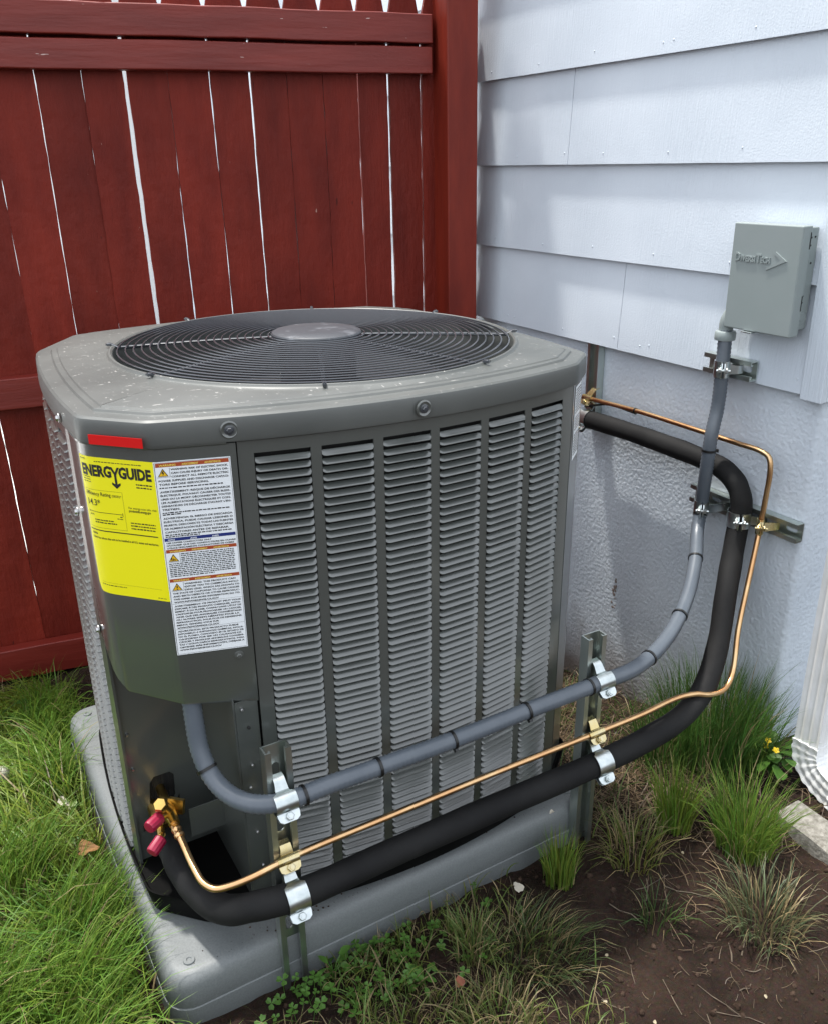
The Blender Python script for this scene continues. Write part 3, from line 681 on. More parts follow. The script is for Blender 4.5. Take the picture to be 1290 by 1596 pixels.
# ---- stickers
def text2d(body, size, x, y, width=None, bold=0., align='LEFT', shear=0):
    cu = bpy.data.curves.new('lettering', 'FONT'); cu.body = body; cu.size = size; cu.resolution_u = 2; cu.offset = bold; cu.align_x = align; cu.shear = shear
    ob = bpy.data.objects.new('lettering', cu); col.objects.link(ob)
    me = ob.to_mesh(); vs = [(v.co.x, v.co.y) for v in me.vertices]; fs = [tuple(p.vertices) for p in me.polygons]
    ob.to_mesh_clear(); bpy.data.objects.remove(ob); bpy.data.curves.remove(cu)
    if width and vs:
        x0 = min(v[0] for v in vs); x1 = max(v[0] for v in vs); k = width/(x1-x0); vs = [((v[0]-x0)*k, v[1]) for v in vs]
    return [(a+x, b+y) for a, b in vs], fs
class Sticker:
    def __init__(s, s0, z0, off=.0010): s.s0 = s0; s.z0 = z0; s.off = off; s.mb = {}
    def put(s, key, vs, fs, dz=0): s.mb.setdefault(key, []).append((vs, fs, dz))
    def finish(s, key, k=1.):
        mb = MB()
        for vs, fs, dz in s.mb[key]: mb.add([surf(s.s0+a, s.z0+b*k, s.off+dz) for a, b in vs], fs)
        return mb
    def text(s, key, body, size, x, y, width=None, bold=0., dz=.0003):
        vs, fs = text2d(body, size, x, y, width, bold); s.put(key, vs, fs, dz)
    def rect(s, key, x0, y0, x1, y1, dz=0, n=1):
        xs = [x0+(x1-x0)*k/n for k in range(n+1)]; vs = [(x, y0) for x in xs]+[(x, y1) for x in xs]
        s.put(key, vs, [(k, k+1, n+2+k, n+1+k) for k in range(n)], dz)
    def bars(s, key, x0, x1, y, h, seed, dz=.0003):
        rr = random.Random(seed); x = x0
        while x < x1-.001:
            w = rr.uniform(.0016, .006); w = min(w, x1-x); s.rect(key, x, y, x+w*.88, y+h*rr.uniform(.8, 1.05), dz); x += w+.0006
    def poly(s, key, pts, dz=0): s.put(key, pts, [tuple(range(len(pts)))], dz)
def sheet(name, s0, s1, z0, z1, ma, off, parent, cut=0):
    n = 26; rings = []
    for k in range(n+1):
        s = s0+(s1-s0)*k/n; c_ = 0
        if cut and s-s0 < cut: c_ = cut-math.sqrt(max(0, cut*cut-(cut-(s-s0))**2))
        rings.append([surf(s, z0+c_, off-.0004), surf(s, z0+c_, off), surf(s, z1, off), surf(s, z1, off-.0004)])
    return MB().loops(rings, True, True).build(name, ma, parent, 20)
# white warning sticker
W0, W1, WZ0, WZ1 = S_COR+.0015, S_COR+.1015, .612, .904
wl = sheet('warning_label', W0, W1, WZ0, WZ1, M_white, .0011, unit); wl['label'] = 'white warning sticker with orange and blue bands of small print'
S = Sticker(W0, WZ1, .0013)
LW = W1-W0; LH = WZ1-WZ0
def band(y, key, words, h=.0062):
    S.rect(key+str(int(y*1e4)) if key != 'blue' else key, .0025, -y-h, LW-.0025, -y)
    for i, w_ in enumerate(words): S.text('white' if key == 'blue' else 'yellow', w_, h*.72, .007+i*(LW-.012)/len(words), -y-h*.82, (LW-.03)/len(words)*.92 if key != 'blue' else .009, .0001)
def tri(y, x=.0045, w=.0135, sym='bolt'):
    S.rect('ink', x-.0015, -y-w-.0005, x+w+.002, -y-w-.0001); S.rect('ink', x+w+.0018, -y-w-.0005, x+w+.0022, -y+.001)
    S.poly('ink', [(x, -y-w*.93), (x+w, -y-w*.93), (x+w/2, -y)], .0001); S.poly('amber'+str(int(y*1e4)), [(x+.0013, -y-w*.93+.0008), (x+w-.0013, -y-w*.93+.0008), (x+w/2, -y-.0021)], .0003)
    c_ = x+w/2
    if sym == 'bolt': S.poly('ink', [(c_-.0006, -y-.004), (c_-.002, -y-.0078), (c_-.0002, -y-.0075), (c_-.0009, -y-.0113), (c_+.0018, -y-.0068), (c_+.0002, -y-.0068), (c_+.0013, -y-.004)], .0005)
    elif sym == 'bang': S.rect('ink', c_-.0008, -y-.0085, c_+.0008, -y-.0045, .0005); S.rect('ink', c_-.0008, -y-.0113, c_+.0008, -y-.0097, .0005)
    else:
        for k in range(3): S.rect('ink', c_-.003+k*.002, -y-.011, c_-.0018+k*.002, -y-.0062-.001*k, .0005)
def lines(y, L_, x, step, size, wid=None):
    for t in L_:
        xx, t = (x, t) if not isinstance(t, tuple) else (t[0], t[1])
        S.text('ink', t, size, xx, -y, min(wid or 9, max(.01, len(t)*size*.70)) if len(t)*size*.70 < LW-xx-.003 else LW-xx-.004, .00011); y += step
    return y
frame_ = Sticker(W0, WZ1, .0013)
for a, b, c_, d_ in ((.001, -.0016, LW-.001, -.0012), (.001, -LH+.0012, LW-.001, -LH+.0016), (.001, -LH+.0012, .0014, -.0012), (LW-.0014, -LH+.0012, LW-.001, -.0012)): frame_.rect('ink', a, b, c_, d_)
band(.0022, 'orange', ('WARNING', 'AVERTISSEMENT', 'ADVERTENCIA'))
tri(.0105)
y = lines(.0140, ['WARNING: RISK OF ELECTRIC SHOCK.', 'CAN CAUSE INJURY OR DEATH: DIS-', 'CONNECT ALL REMOTE ELECTRIC'], .0215, .0057, .0042)
y = lines(y+.0003, ['POWER SUPPLIES AND DISCHARGE CAPACI-', 'TORS BEFORE SERVICING.'], .0045, .0057, .0042)
S.bars('ink', .0045, LW-.012, -y+.0008, .0019, 3); y += .0062
y = lines(y, ['AVERTISSEMENT: RISQUE DE DÉCHARGE', 'ÉLECTRIQUE. POUVANT CAUSER DES BLESS-', 'URES OU LA MORT: DÉCONNECTER TOUTES', 'LES ALIMENTATIONS ÉLECTRIQUES ET CON-', "DENSATEURS DE DÉCHARGE D'AVANT L'EN-", 'TRETIEN.'], .0045, .0057, .0042)
S.bars('ink', .0045, LW-.006, -y+.0012, .0019, 4); S.bars('ink', .0045, .03, -y-.0018, .0019, 5); y += .0085
y = lines(y, ['ADVERTENCIA: EL RIESGO DE DESCARGA', 'ELÉCTRICA, PUEDE CAUSAR LESIONES O', 'MUERTE: DESCONECTE TODAS LAS FUENTES', 'DE ALIMENTACIÓN ELÉCTRICA Y DESCARGA', 'CAPACITORES ANTES DE REPARAR.'], .0045, .0057, .0042)
S.bars('ink', .0045, LW-.006, -y+.0016, .0019, 6); S.bars('ink', .0045, .05, -y-.0013, .0019, 7); y += .0028
band(y, 'blue', ('NOTICE', 'AVIS', 'AVISO'), .0052); y += .0092
y = lines(y, ['USE COPPER CONDUCTORS ONLY', "N'UTILISER QUE DES CONDUCTEURS EN CUIVRE", 'UTILICE ÚNICAMENTE CONDUCTORES DE COBRE'], .0045, .0043, .0033)
y -= .0028; band(y, 'orange', ('WARNING', 'AVERTISSEMENT', 'ADVERTENCIA'), .0056); y += .0076
tri(y, sym='hand')
for k in range(5): S.bars('ink', .0215, LW-.006, -y-.0015-k*.0031, .0016, 20+k)
for k in range(8): S.bars('ink', .0045, LW-.006-(.03 if k == 7 else 0), -y-.0172-k*.0031, .0016, 30+k)
y += .0425; band(y, 'orange', ('WARNING', 'AVERTISSEMENT', 'ADVERTENCIA'), .0056); y += .0076
tri(y, sym='bang'); y += .0035
y = lines(y, ['WARNING: THIS PRODUCT CAN', 'EXPOSE YOU TO CHEMICALS INCLU-', 'DING LEAD, WHICH ARE KNOWN TO'], .0215, .0052, .0040)
y = lines(y, ['THE STATE OF CALIFORNIA TO CAUSE CANCER', 'AND BIRTH DEFECTS OR OTHER REPRODUC-', 'TIVE HARM. FOR MORE INFORMATION GO TO:', 'WWW.P65WARNINGS.CA.GOV'], .0045, .0052, .0040)
S.rect('ink', .002, -y+.0035, LW-.002, -y+.0038); y += .0016
y = lines(y, ['AVERTISSEMENT: CE PRODUIT PEUT VOUS', 'EXPOSER À DES PRODUITS CHIMIQUES, NOTA-', "MMENT À DU PLOMB, CONNU DANS L'ÉTAT DE", 'CALIFORNIE POUR PROVOQUER UN CANCER,', 'AINSI QUE DES ANOMALIES CONGÉNITALES', 'OU AUTRES EFFETS NÉFASTES POUR LA', 'REPRODUCTION. POUR PLUS DE RENSEIGNE-', 'MENTS, RENDEZ-VOUS SUR', 'WWW.P65WARNINGS.CA.GOV'], .0045, .0049, .0038)
S.rect('ink', .002, -y+.0033, LW-.002, -y+.0036); y += .0014
y = lines(y, ['ADVERTENCIA: ESTE PRODUCTO PUEDE', 'EXPONERLO A SUSTANCIAS QUÍMICAS, INCLUI-', 'DO EL PLOMO, CONOCIDO EN EL ESTADO DE', 'CALIFORNIA POR SER UN CAUSANTE DE', 'CÁNCER Y PRODUCIR ANOMALÍAS CONGÉNI-', 'TAS Y OTROS DAÑOS REPRODUCTIVOS. PARA', 'OBTENER MÁS INFORMACIÓN, DIRÍJASE A', 'WWW.P65WARNINGS.CA.GOV'], .0045, .0049, .0038)
KF = (LH-.004)/(y-.002)
M_amber = mat('amber_ink', (.75, .45, .01), .45); M_ylw = mat('yellow_ink', (.8, .62, .12), .45)
frame_.finish('ink').build('border', M_ink, wl, 0, fix=False)
for key in S.mb:
    if key in ('ink', 'yellow', 'white'): o = S.finish(key, KF).build('lettering', {'ink': M_ink, 'yellow': M_ylw, 'white': M_white}[key], wl, 0, fix=False); o['kind'] = 'stuff'
    else: S.finish(key, KF).build('warning_triangle' if key.startswith('amber') else 'colour_band', M_amber if key.startswith('amber') else (M_blue if key == 'blue' else M_orange), wl, 0, fix=False)
# yellow energy sticker
E0, E1, EZ0, EZ1 = S_COR-.121, S_COR+.003, .698, .904
el = sheet('energy_label', E0, E1, EZ0, EZ1, M_yel, .0005, unit, .012); el['label'] = 'yellow energy sticker printed in black, its edge wrapped round the corner'
S = Sticker(E0, EZ1, .0006)
S.bars('ink', .032, .105, -.0065, .0012, 41); S.bars('ink', .004, .016, -.0045, .0012, 40)
S.text('ink', 'ENERG', .0215, .006, -.0265, .0505, .0010)
S.text('ink', 'GUIDE', .0215, .0680, -.0265, .0500, .0010)
yx = .0625
S.poly('ink', [(yx-.0075, -.0118), (yx-.0040, -.0118), (yx, -.0190), (yx+.0040, -.0118), (yx+.0075, -.0118), (yx+.0017, -.0225), (yx+.0017, -.0360), (yx+.0065, -.0335), (yx+.0065, -.0368), (yx, -.0425), (yx-.0065, -.0368), (yx-.0065, -.0335), (yx-.0017, -.0360), (yx-.0017, -.0225)], .0003)
for k in range(3): S.bars('ink', .006, .022, -.0300-k*.0035, .0011, 50+k)
for k in range(2): S.bars('ink', .093, .118, -.0345-k*.0042, .0018, 55+k)
def rectline(x0, y0, x1, y1, t=.0003):
    S.rect('ink', x0, y0, x1, y0+t, .0003, 8); S.rect('ink', x0, y1, x1, y1+t, .0003, 8); S.rect('ink', x0, y0, x0+t, y1, .0003); S.rect('ink', x1, y0, x1+t, y1, .0003)
rectline(.006, -.1035, .069, -.0475)
S.text('ink', 'Efficiency Rating', .0078, .0085, -.0555, .042, .00005); S.text('ink', '(SEER)*', .0048, .0525, -.0555, .0145)
S.text('ink', '14.3*', .0130, .0095, -.0705, .0225, .0001)
S.rect('ink', .009, -.0805, .066, -.0798, .0003, 8); S.rect('ink', .009, -.0815, .0096, -.078, .0003); S.rect('ink', .0654, -.083, .066, -.0775, .0003)
S.bars('ink', .010, .018, -.0855, .0014, 60); S.bars('ink', .056, .066, -.0875, .0012, 61); S.bars('ink', .061, .065, -.0845, .0015, 62)
S.bars('ink', .018, .05, -.0925, .0017, 63); S.bars('ink', .018, .055, -.0962, .0017, 64)
S.text('ink', 'For energy cost info, visit', .0046, .0765, -.0700, .043); S.text('ink', 'productinfo.energy.gov', .0050, .0765, -.0745, .034, .0001)
for k in range(3): S.bars('ink', .0765, .115, -.0915-k*.0042, .0018, 70+k)
S.rect('ink', .004, -.1085, .1165, -.1070, .0003, 16)
S.text('ink', 'Notice', .0045, .008, -.1145, .011, .00015)
S.text('ink', 'Federal law allows this unit to be installed in all U.S. states and territories.', .0046, .008, -.1208, .108, .00008)
S.bars('ink', .012, .055, -.193, .0011, 80); S.bars('ink', .104, .118, -.2022, .0009, 81)
S.rect('ink', .012, -.1885, .112, -.1883, .0003, 10)
o = S.finish('ink').build('lettering', M_ink, el, 0, fix=False); o['kind'] = 'stuff'
# rating plate on the front right corner
a = Vector((.592, .0075)); b = Vector((.646, .0522)); d = (b-a).normalized(); nn = Vector((d.y, -d.x))
def cq(t, z, off): p = a+d*t+nn*off; return Vector((p.x, p.y, z))
rl = MB().loops([[cq(t, .785, .0006), cq(t, .785, .0011), cq(t, .915, .0011), cq(t, .915, .0006)] for t in (.008, .06)], True, True).build('rating_plate', M_white, unit, 0)
mb = MB(); rr = random.Random(5)
for k in range(24):
    z = .91-k*.005
    if k in (9, 15): continue
    x = .011
    while x < .056:
        w = rr.uniform(.003, .012); mb.add([cq(x, z, .0014), cq(min(x+w, .057), z, .0014), cq(min(x+w, .057), z-.0022, .0014), cq(x, z-.0022, .0014)], ((0, 1, 2, 3),)); x += w+.0015
mb.build('lettering', M_ink, rl, 0, fix=False)
MB().loops([[cq(t, .937, .0035), cq(t, .937, .0044), cq(t, .951, .0044), cq(t, .951, .0035)] for t in (.026, .034)], True, True).build('cover_slot', M_dark, unit, 0)
# service valves
def valve_frame(p, d): return frame_at(Vector(p), d)
sv = MB()
sv.tube([(-.128, .20, .272), (-.129, .16, .270), (-.132, .13, .275), (-.132, .108, .272), (-.131, .09, .270)], [.0075, .008, .0115, .0105, .0085], 12)
sv.tube([(-.133, .118, .276), (-.145, .104, .304)], .010, 12)
sv.lathe([(.0105, 0), (.012, .002), (.012, .012), (.010, .0145), (.0005, .0147)], 6, frame_at(Vector((-.144, .105, .300)), (-.35, -.45, .82)))
sv.tube([(-.136, .112, .278), (-.154, .098, .287)], .0062, 10)
sv.box((-.014, -.004, -.012), (.014, .004, .012), frame_at(Vector((-.118, .125, .276)), (.2, .2, 1)))
service = sv.build('service_valve', M_brass, unit, 35)
def knurled(p0, p1, r):
    M_ = frame_at(Vector(p0), Vector(p1)-Vector(p0)); L_ = (Vector(p1)-Vector(p0)).length; n = 24; rings = []
    for rr_, z in ((r*.85, 0), (r, .002), (r, L_-.004), (r*.9, L_-.001), (r*.3, L_)):
        rings.append([M_ @ Vector(((rr_*(1+.05*(k % 2)))*math.cos(2*math.pi*k/n), rr_*(1+.05*(k % 2))*math.sin(2*math.pi*k/n), z)) for k in range(n)])
    return MB().loops(rings, True, True)
knurled((-.150, .102, .284), (-.174, .086, .284), .0102).build('valve_cap', M_pink, service, 30)
sv2 = MB().tube([(-.142, .20, .240), (-.143, .165, .238), (-.141, .138, .228)], [.012, .0135, .0135], 12).tube([(-.144, .145, .238), (-.150, .115, .236)], .0065, 10)
sv2.lathe([(.013, 0), (.0142, .002), (.0142, .012), (.011, .0145), (.0005, .0147)], 6, frame_at(Vector((-.145, .145, .243)), (-.55, -.6, .25)))
service2 = sv2.build('service_valve', M_brass, unit, 35)
MB().tube([(-.148, .120, .238), (-.156, .106, .234)], .0045, 8).build('schrader_stem', M_brass, service2)
knurled((-.152, .109, .235), (-.174, .093, .227), .0102).build('valve_cap', M_pink, service2, 30)

# ================================================================== lines and conduit
CON = [(0.234,1.119,0.560),(0.234,1.119,0.528),(0.233,1.114,0.486),(0.233,1.104,0.442),(0.239,1.084,0.408),(0.253,1.045,0.392),(0.279,1.006,0.390),(0.316,0.987,0.391),(0.394,0.986,0.391),(0.476,0.987,0.388),(0.612,0.987,0.386),(0.761,0.987,0.388),(0.915,0.987,0.389),(1.026,1.000,0.381),(1.142,1.040,0.390),(1.252,1.100,0.418),(1.345,1.170,0.456),(1.412,1.232,0.492),(1.430,1.244,0.532),(1.420,1.235,0.575),(1.411,1.225,0.649),(1.414,1.225,0.707),(1.430,1.231,0.765),(1.434,1.234,0.849),(1.443,1.244,0.930)]
BLK = [(0.181,1.235,0.216),(0.182,1.221,0.208),(0.184,1.198,0.195),(0.188,1.153,0.180),(0.200,1.095,0.174),(0.225,1.029,0.190),(0.262,0.990,0.214),(0.315,0.976,0.217),(0.476,0.977,0.217),(0.679,0.979,0.217),(0.916,0.979,0.215),(1.048,0.983,0.218),(1.167,1.000,0.222),(1.252,1.028,0.242),(1.315,1.060,0.299),(1.370,1.100,0.387),(1.425,1.140,0.461),(1.450,1.156,0.520),(1.453,1.157,0.566),(1.453,1.176,0.604),(1.453,1.218,0.627),(1.453,1.274,0.633),(1.453,1.382,0.636),(1.453,1.512,0.636),(1.453,1.700,0.631)]
COP = [(0.194,1.250,0.272),(0.191,1.214,0.269),(0.189,1.173,0.269),(0.191,1.129,0.261),(0.194,1.076,0.248),(0.199,1.050,0.240),(0.211,1.034,0.236),(0.231,1.022,0.241),(0.264,1.006,0.256),(0.317,0.995,0.274),(0.488,0.994,0.277),(0.689,0.994,0.277),(0.927,0.995,0.272),(1.051,1.000,0.266),(1.160,1.010,0.260),(1.198,1.005,0.257),(1.236,1.000,0.245),(1.285,1.005,0.238),(1.314,1.015,0.250),(1.361,1.050,0.336),(1.412,1.080,0.431),(1.452,1.102,0.523),(1.458,1.102,0.604),(1.458,1.102,0.664),(1.458,1.109,0.683),(1.458,1.129,0.690),(1.458,1.186,0.691),(1.458,1.351,0.692),(1.458,1.475,0.692),(1.458,1.69,0.684)]
conp = spline(CON, 9); blkp = spline(BLK, 8); copp = spline(COP, 8)
conduit = empty('conduit', (CON[7][0], CON[7][1], .39)); tag(conduit, 'grey ribbed flexible conduit from the unit to the switch box', 'conduit')
I0 = Matrix.Translation(-Vector(conduit.location))
# ribbed hose: resample path finely
def resample(P, step):
    out = [P[0]]; acc = 0
    for a, b in zip(P, P[1:]):
        L_ = (b-a).length; t = step-acc
        while t <= L_: out.append(a.lerp(b, t/L_)); t += step
        acc = (acc+L_) % step if L_ else acc
        acc = L_-(t-step)
    return out
hp_ = resample(conp, .0042)
mb = MB().tube(hp_, [.0136 if k % 2 else .0148 for k in range(len(hp_))], 14); hose = mb.build('hose', M_conduit, conduit, 60); hose.data.transform(I0)
def near(P, pt): return min(range(len(P)), key=lambda i: (P[i]-Vector(pt)).length)
def tie(P, pt, r, parent, tail=True, name='cable_tie'):
    i = near(P, pt); t = (P[min(i+1, len(P)-1)]-P[max(i-1, 0)]).normalized(); M_ = frame_at(P[i], t); n = 20
    mb = MB(); rr_ = [[M_ @ Vector((q*math.cos(2*math.pi*k/n), q*math.sin(2*math.pi*k/n), z)) for k in range(n)] for q, z in ((r, -.0024), (r+.0014, -.0024), (r+.0014, .0024), (r, .0024))]
    mb.loops(rr_+[rr_[0]])
    if tail: mb.box((-.004, r, -.003), (.004, r+.005, .003), M_ @ Matrix.Rotation(random.uniform(2, 4), 4, 'Z'))
    o = mb.build(name, M_tie, parent, 40); o.data.transform(Matrix.Translation(-Vector(parent.location))); return o
for pt in ((.237, 1.09, .415), (.352, .986, .391), (.476, .987, .388), (.612, .987, .386), (.761, .987, .388), (.893, .987, .389), (1.07, 1.012, .382), (1.20, 1.07, .404), (1.345, 1.17, .456), (1.427, 1.243, .515), (1.412, 1.225, .672)):
    tie(conp, pt, .0146, conduit, True)
# connector and elbow into the box
mb = MB().lathe([(.0165, 0), (.0205, .001), (.0215, .004), (.0215, .016), (.0195, .019), (.015, .02), (.014, .021)], 24, Matrix.Translation(Vector((1.443, 1.244, .905))))
mb.tube(spline([(1.443, 1.244, .924), (1.443, 1.243, .945), (1.4475, 1.236, .962), (1.452, 1.222, .968)], 5), .0145, 14)
o = mb.build('elbow_connector', M_box, conduit, 35); o.data.transform(I0)
suction = MB().tube(blkp, [.0228+.0004*math.sin(i*.37)+.0003*math.sin(i*.91+1) for i in range(len(blkp))], 20).build('suction_line', M_foam, smooth=60); tag(suction, 'thick black foam insulated refrigerant pipe', 'pipe')
liquid = MB().tube(copp, .0057, 12).build('liquid_line', M_copper, smooth=60)
tag(liquid, 'thin bare copper refrigerant pipe', 'pipe')
cf = spline([(.1905, 1.205, .269), (.189, 1.173, .269), (.1905, 1.138, .263)], 20)
MB().tube(cf, [.0072+.0014*(math.sin(k*.9) > .2) for k in range(len(cf))], 12).build('coupling', M_copper, liquid, 60)

# ================================================================== strut channel
SW, SD, ST = .0413, .0215, .0026
def strut_mesh(L_, slots=True):
    # channel open towards local -y, running along local z, back plate at y=0
    mb = MB(); h = SW/2
    prof = [(-h, 0), (-h, -SD), (-h+.0095, -SD), (-h+.0095, -SD+.0065), (-h+.0095-ST, -SD+.0065), (-h+.0095-ST, -SD+ST), (-h+ST, -SD+ST), (-h+ST, -ST)]
    def wall(sgn):
        pr = [(sgn*x, y) for x, y in prof]+[(sgn*(h-ST), 0)][:0]
        mb.loops([[Vector((x, y, z)) for x, y in pr] for z in (0, L_)], True, True)
    wall(1); wall(-1)
    hw = h-ST+.0003; per = .0508; sl = .0285/2; swd = .0135/2; z = 0; n = 6
    if not slots: mb.box((-hw, -ST, 0), (hw, 0, L_)); return mb
    while z < L_-1e-6:
        z1 = min(z+per, L_); c_ = z+per/2
        if c_+sl+.004 > L_: mb.box((-hw, -ST, z), (hw, 0, z1)); break
        hol = [(swd*math.cos(a), c_+(sl-swd)+swd*math.sin(a)) for a in np.linspace(0, math.pi, n)]+[(swd*math.cos(a), c_-(sl-swd)+swd*math.sin(a)) for a in np.linspace(math.pi, 2*math.pi, n)]
        out = [(hw, z1-.0), (hw*.6, z1), (hw*.2, z1), (-hw*.2, z1), (-hw*.6, z1), (-hw, z1), (-hw, z), (-hw*.6, z), (-hw*.2, z), (hw*.2, z), (hw*.6, z), (hw, z)]
        A = [Vector((x, -ST, q)) for x, q in hol]; B = [Vector((x, -ST, q)) for x, q in out]; C_ = [Vector((x, 0, q)) for x, q in out]; D_ = [Vector((x, 0, q)) for x, q in hol]
        mb.loops([A, B, C_, D_, A]); z = z1
    return mb
def strut(L_, M_, label, ma=M_strut, slots=True):
    o = strut_mesh(L_, slots).build('strut_channel', ma, None, 30, M_); return tag(o, label, 'strut channel')
strut(.53, Matrix.Translation(Vector((.3165, 1.0245, -.06))) @ Matrix.Rotation(.012, 4, 'Y'), 'slotted steel strut post in the ground beside the pink-capped valves')
strut(.53, Matrix.Translation(Vector((.925, 1.028, -.06))) @ Matrix.Rotation(.01, 4, 'Y'), 'slotted steel strut post in the ground nearer the stucco wall')
# wall pieces: open side towards -x
def wall_M(p, along):   # local z -> along, local -y -> -x
    z = Vector(along).normalized(); y = Vector((1, 0, 0)); x = y.cross(z); M_ = Matrix((x, y, z)).transposed().to_4x4(); M_.translation = Vector(p); return M_
strut(.245, wall_M((XF-.001, 1.690, .61), (0, 0, 1)), 'upright strut channel on the stucco under the siding edge')
strut(.292, wall_M((XF-.001, 1.032, .532), (0, 1, 0)), 'long level strut channel holding three pipes on the stucco wall', M_strut)
strut(.125, wall_M((XW-.0135, 1.178, .848), (0, 1, 0)), 'short level strut channel on the bottom edge of the siding', M_strut)

# ================================================================== pipe clamps
def clamp(r, M_, ma, label, group=None, reach=None):
    # local: pipe along x through origin, strut at +y, slot along z; strap of two halves with ears at the front
    root = empty('pipe_clamp'); root.matrix_world = M_; tag(root, label, 'pipe clamp', group)
    t = .0021; r1 = r+.0006; yb = (reach if reach else r+.003)
    ea = R(-62)     # direction of the ears seen along x: front-low
    def half(sgn):
        pts = []
        if sgn > 0:
            pts = [(yb+.010, r+.016, .5), (yb+.0005, r+.015, .5), (yb*.75, r+.011, .52)]
            a0, a1 = R(68), R(180+38)
        else:
            pts = [(yb+.010, -r-.013, .5), (yb+.0005, -r-.012, .5), (yb*.75, -r-.0085, .52)]
            a0, a1 = R(-68), R(-180+52)
        n = 14
        for k in range(n+1):
            a = a0+(a1-a0)*k/n; pts.append((r1*math.cos(a), r1*math.sin(a), .6 if k < 3 else 1))
        ed = Vector((math.cos(R(225)), math.sin(R(225))))      # ear direction
        base = Vector(pts[-1][:2]); off = .013 if r < .01 else .015
        pts += [tuple(base+ed*off*.35)+(1,), tuple(base+ed*off*.8)+(.92,), tuple(base+ed*off*1.05)+(.6,)]
        hw = .0172
        P = [Vector((0, y, z)) for y, z, w_ in pts]; rings = []
        for i, p in enumerate(P):
            tg = (P[min(i+1, len(P)-1)]-P[max(i-1, 0)]).normalized(); nr = Vector((0, tg.z, -tg.y))*(1 if sgn < 0 else -1)*-1
            w_ = pts[i][2]*hw
            rings.append([p+Vector((-w_, 0, 0)), p+Vector((w_, 0, 0)), p+Vector((w_, 0, 0))+nr*t, p+Vector((-w_, 0, 0))+nr*t])
        return MB().loops(rings, True, True), base, ed, off
    h1, b1, ed, off = half(1); h1.build('strap', ma, root, 40)
    h2, b2_, _, _ = half(-1); h2.build('strap', ma, root, 40)
    c_ = (b1+b2_)/2+ed*off*.55; nd = Vector((0, -ed.y, ed.x))
    nd = Vector((0, -math.sin(R(225)), math.cos(R(225))));
    p0 = Vector((0, c_.x, c_.y))
    span = abs((b1-b2_).dot(Vector((nd.y, nd.z))))/2
    for sg in (1, -1): pass
    mb = MB().tube([p0-nd*(span+.011), p0+nd*(span+.013)], .0031, 10); mb.build('bolt', ma, root, 40)
    for sg in (1, -1):
        MB().lathe([(.0058, 0), (.0064, .001), (.0064, .0042), (.0055, .0052), (.0031, .0053)], 6, frame_at(p0+nd*sg*(span+.003), nd*sg)).build('nut', ma, root, 30)
    return root
def post_M(x, y, z): return Matrix.Translation(Vector((x, y, z)))
def wallc_M(p):   # pipe along z, strut at +x, slot along y
    x = Vector((0, 0, 1)); y = Vector((1, 0, 0)); z = x.cross(y); M_ = Matrix((x, y, z)).transposed().to_4x4(); M_.translation = Vector(p); return M_
sf1 = 1.0245-SD; sf2 = 1.028-SD
clamp(.0146, post_M(.3195, .987, .391), M_zinc, 'silver clamp holding the grey conduit to the post beside the pink-capped valves', None, sf1-.987)
clamp(.0060, post_M(.319, .995, .2742), M_gold, 'gold clamp holding the copper pipe to the post beside the pink-capped valves', None, sf1-.995)
clamp(.0232, post_M(.318, .976, .2170), M_zinc, 'silver clamp holding the black pipe to the post beside the pink-capped valves', None, sf1-.976)
clamp(.0146, post_M(.930, .988, .389), M_zinc, 'silver clamp holding the grey conduit to the post nearer the stucco wall', None, sf2-.988)
clamp(.0060, post_M(.929, .995, .272), M_gold, 'gold clamp holding the copper pipe to the post nearer the stucco wall', None, sf2-.995)
clamp(.0232, post_M(.928, .979, .2155), M_zinc, 'silver clamp holding the black pipe to the post nearer the stucco wall', None, sf2-.979)
wf = XF-.001-SD
clamp(.0146, wallc_M((1.430, 1.244, .532)), M_zinc, 'silver clamp on the long wall strut around the grey conduit', None, wf-1.430)
clamp(.0232, wallc_M((1.4505, 1.1565, .532)), M_zinc, 'silver clamp on the long wall strut around the black pipe', None, wf-1.4505)
clamp(.0060, wallc_M((1.4525, 1.102, .532)), M_gold, 'gold clamp on the long wall strut around the copper pipe', None, wf-1.4525)
clamp(.0146, wallc_M((1.434, 1.234, .848)), M_zinc, 'silver clamp on the short strut under the switch box', None, XW-.0135-SD-1.434)
# clamps on the upright wall strut: pipe along y
def wallh_M(p):
    x = Vector((0, 1, 0)); y = Vector((1, 0, 0)); z = x.cross(y); x = -x; z = x.cross(y); M_ = Matrix((x, y, z)).transposed().to_4x4(); M_.translation = Vector(p); return M_
clamp(.0060, wallh_M((1.458, 1.676, .6845)), M_gold, 'gold clamp around the copper pipe on the upright wall strut', None, wf-1.458)
clamp(.0232, wallh_M((1.453, 1.672, .632)), M_zinc, 'silver clamp around the black pipe on the upright wall strut', None, wf-1.453)
tie(copp, (1.458, 1.49, .692), .0052, liquid, True)
wc = MB().tube(spline([(1.470, 1.70, .655), (1.462, 1.66, .668), (1.459, 1.60, .684), (1.459, 1.50, .684)], 6), .0025, 8).build('control_cable', M_tie, None, 50); tag(wc, 'thin black cable tied along the copper pipe on the wall', 'cable')

# ================================================================== switch box
BX, BY0, BY1, BZ0, BZ1 = XW-.064, 1.080, 1.236, .936, 1.140
box = empty('switch_box', (XW-.014, .5*(BY0+BY1), BZ0)); tag(box, 'grey metal disconnect switch box with embossed lettering on the siding', 'switch box')
IB = Matrix.Translation(-Vector(box.location))
def bb(name, mb, ma, smooth=30): o = mb.build(name, ma, box, smooth); o.data.transform(IB); return o
o = bb('back_box', MB().box((BX+.016, BY0+.002, BZ0+.012), (XW-.0135, BY1-.008, BZ1-.004)), M_box, 0); bevel(o, .002)
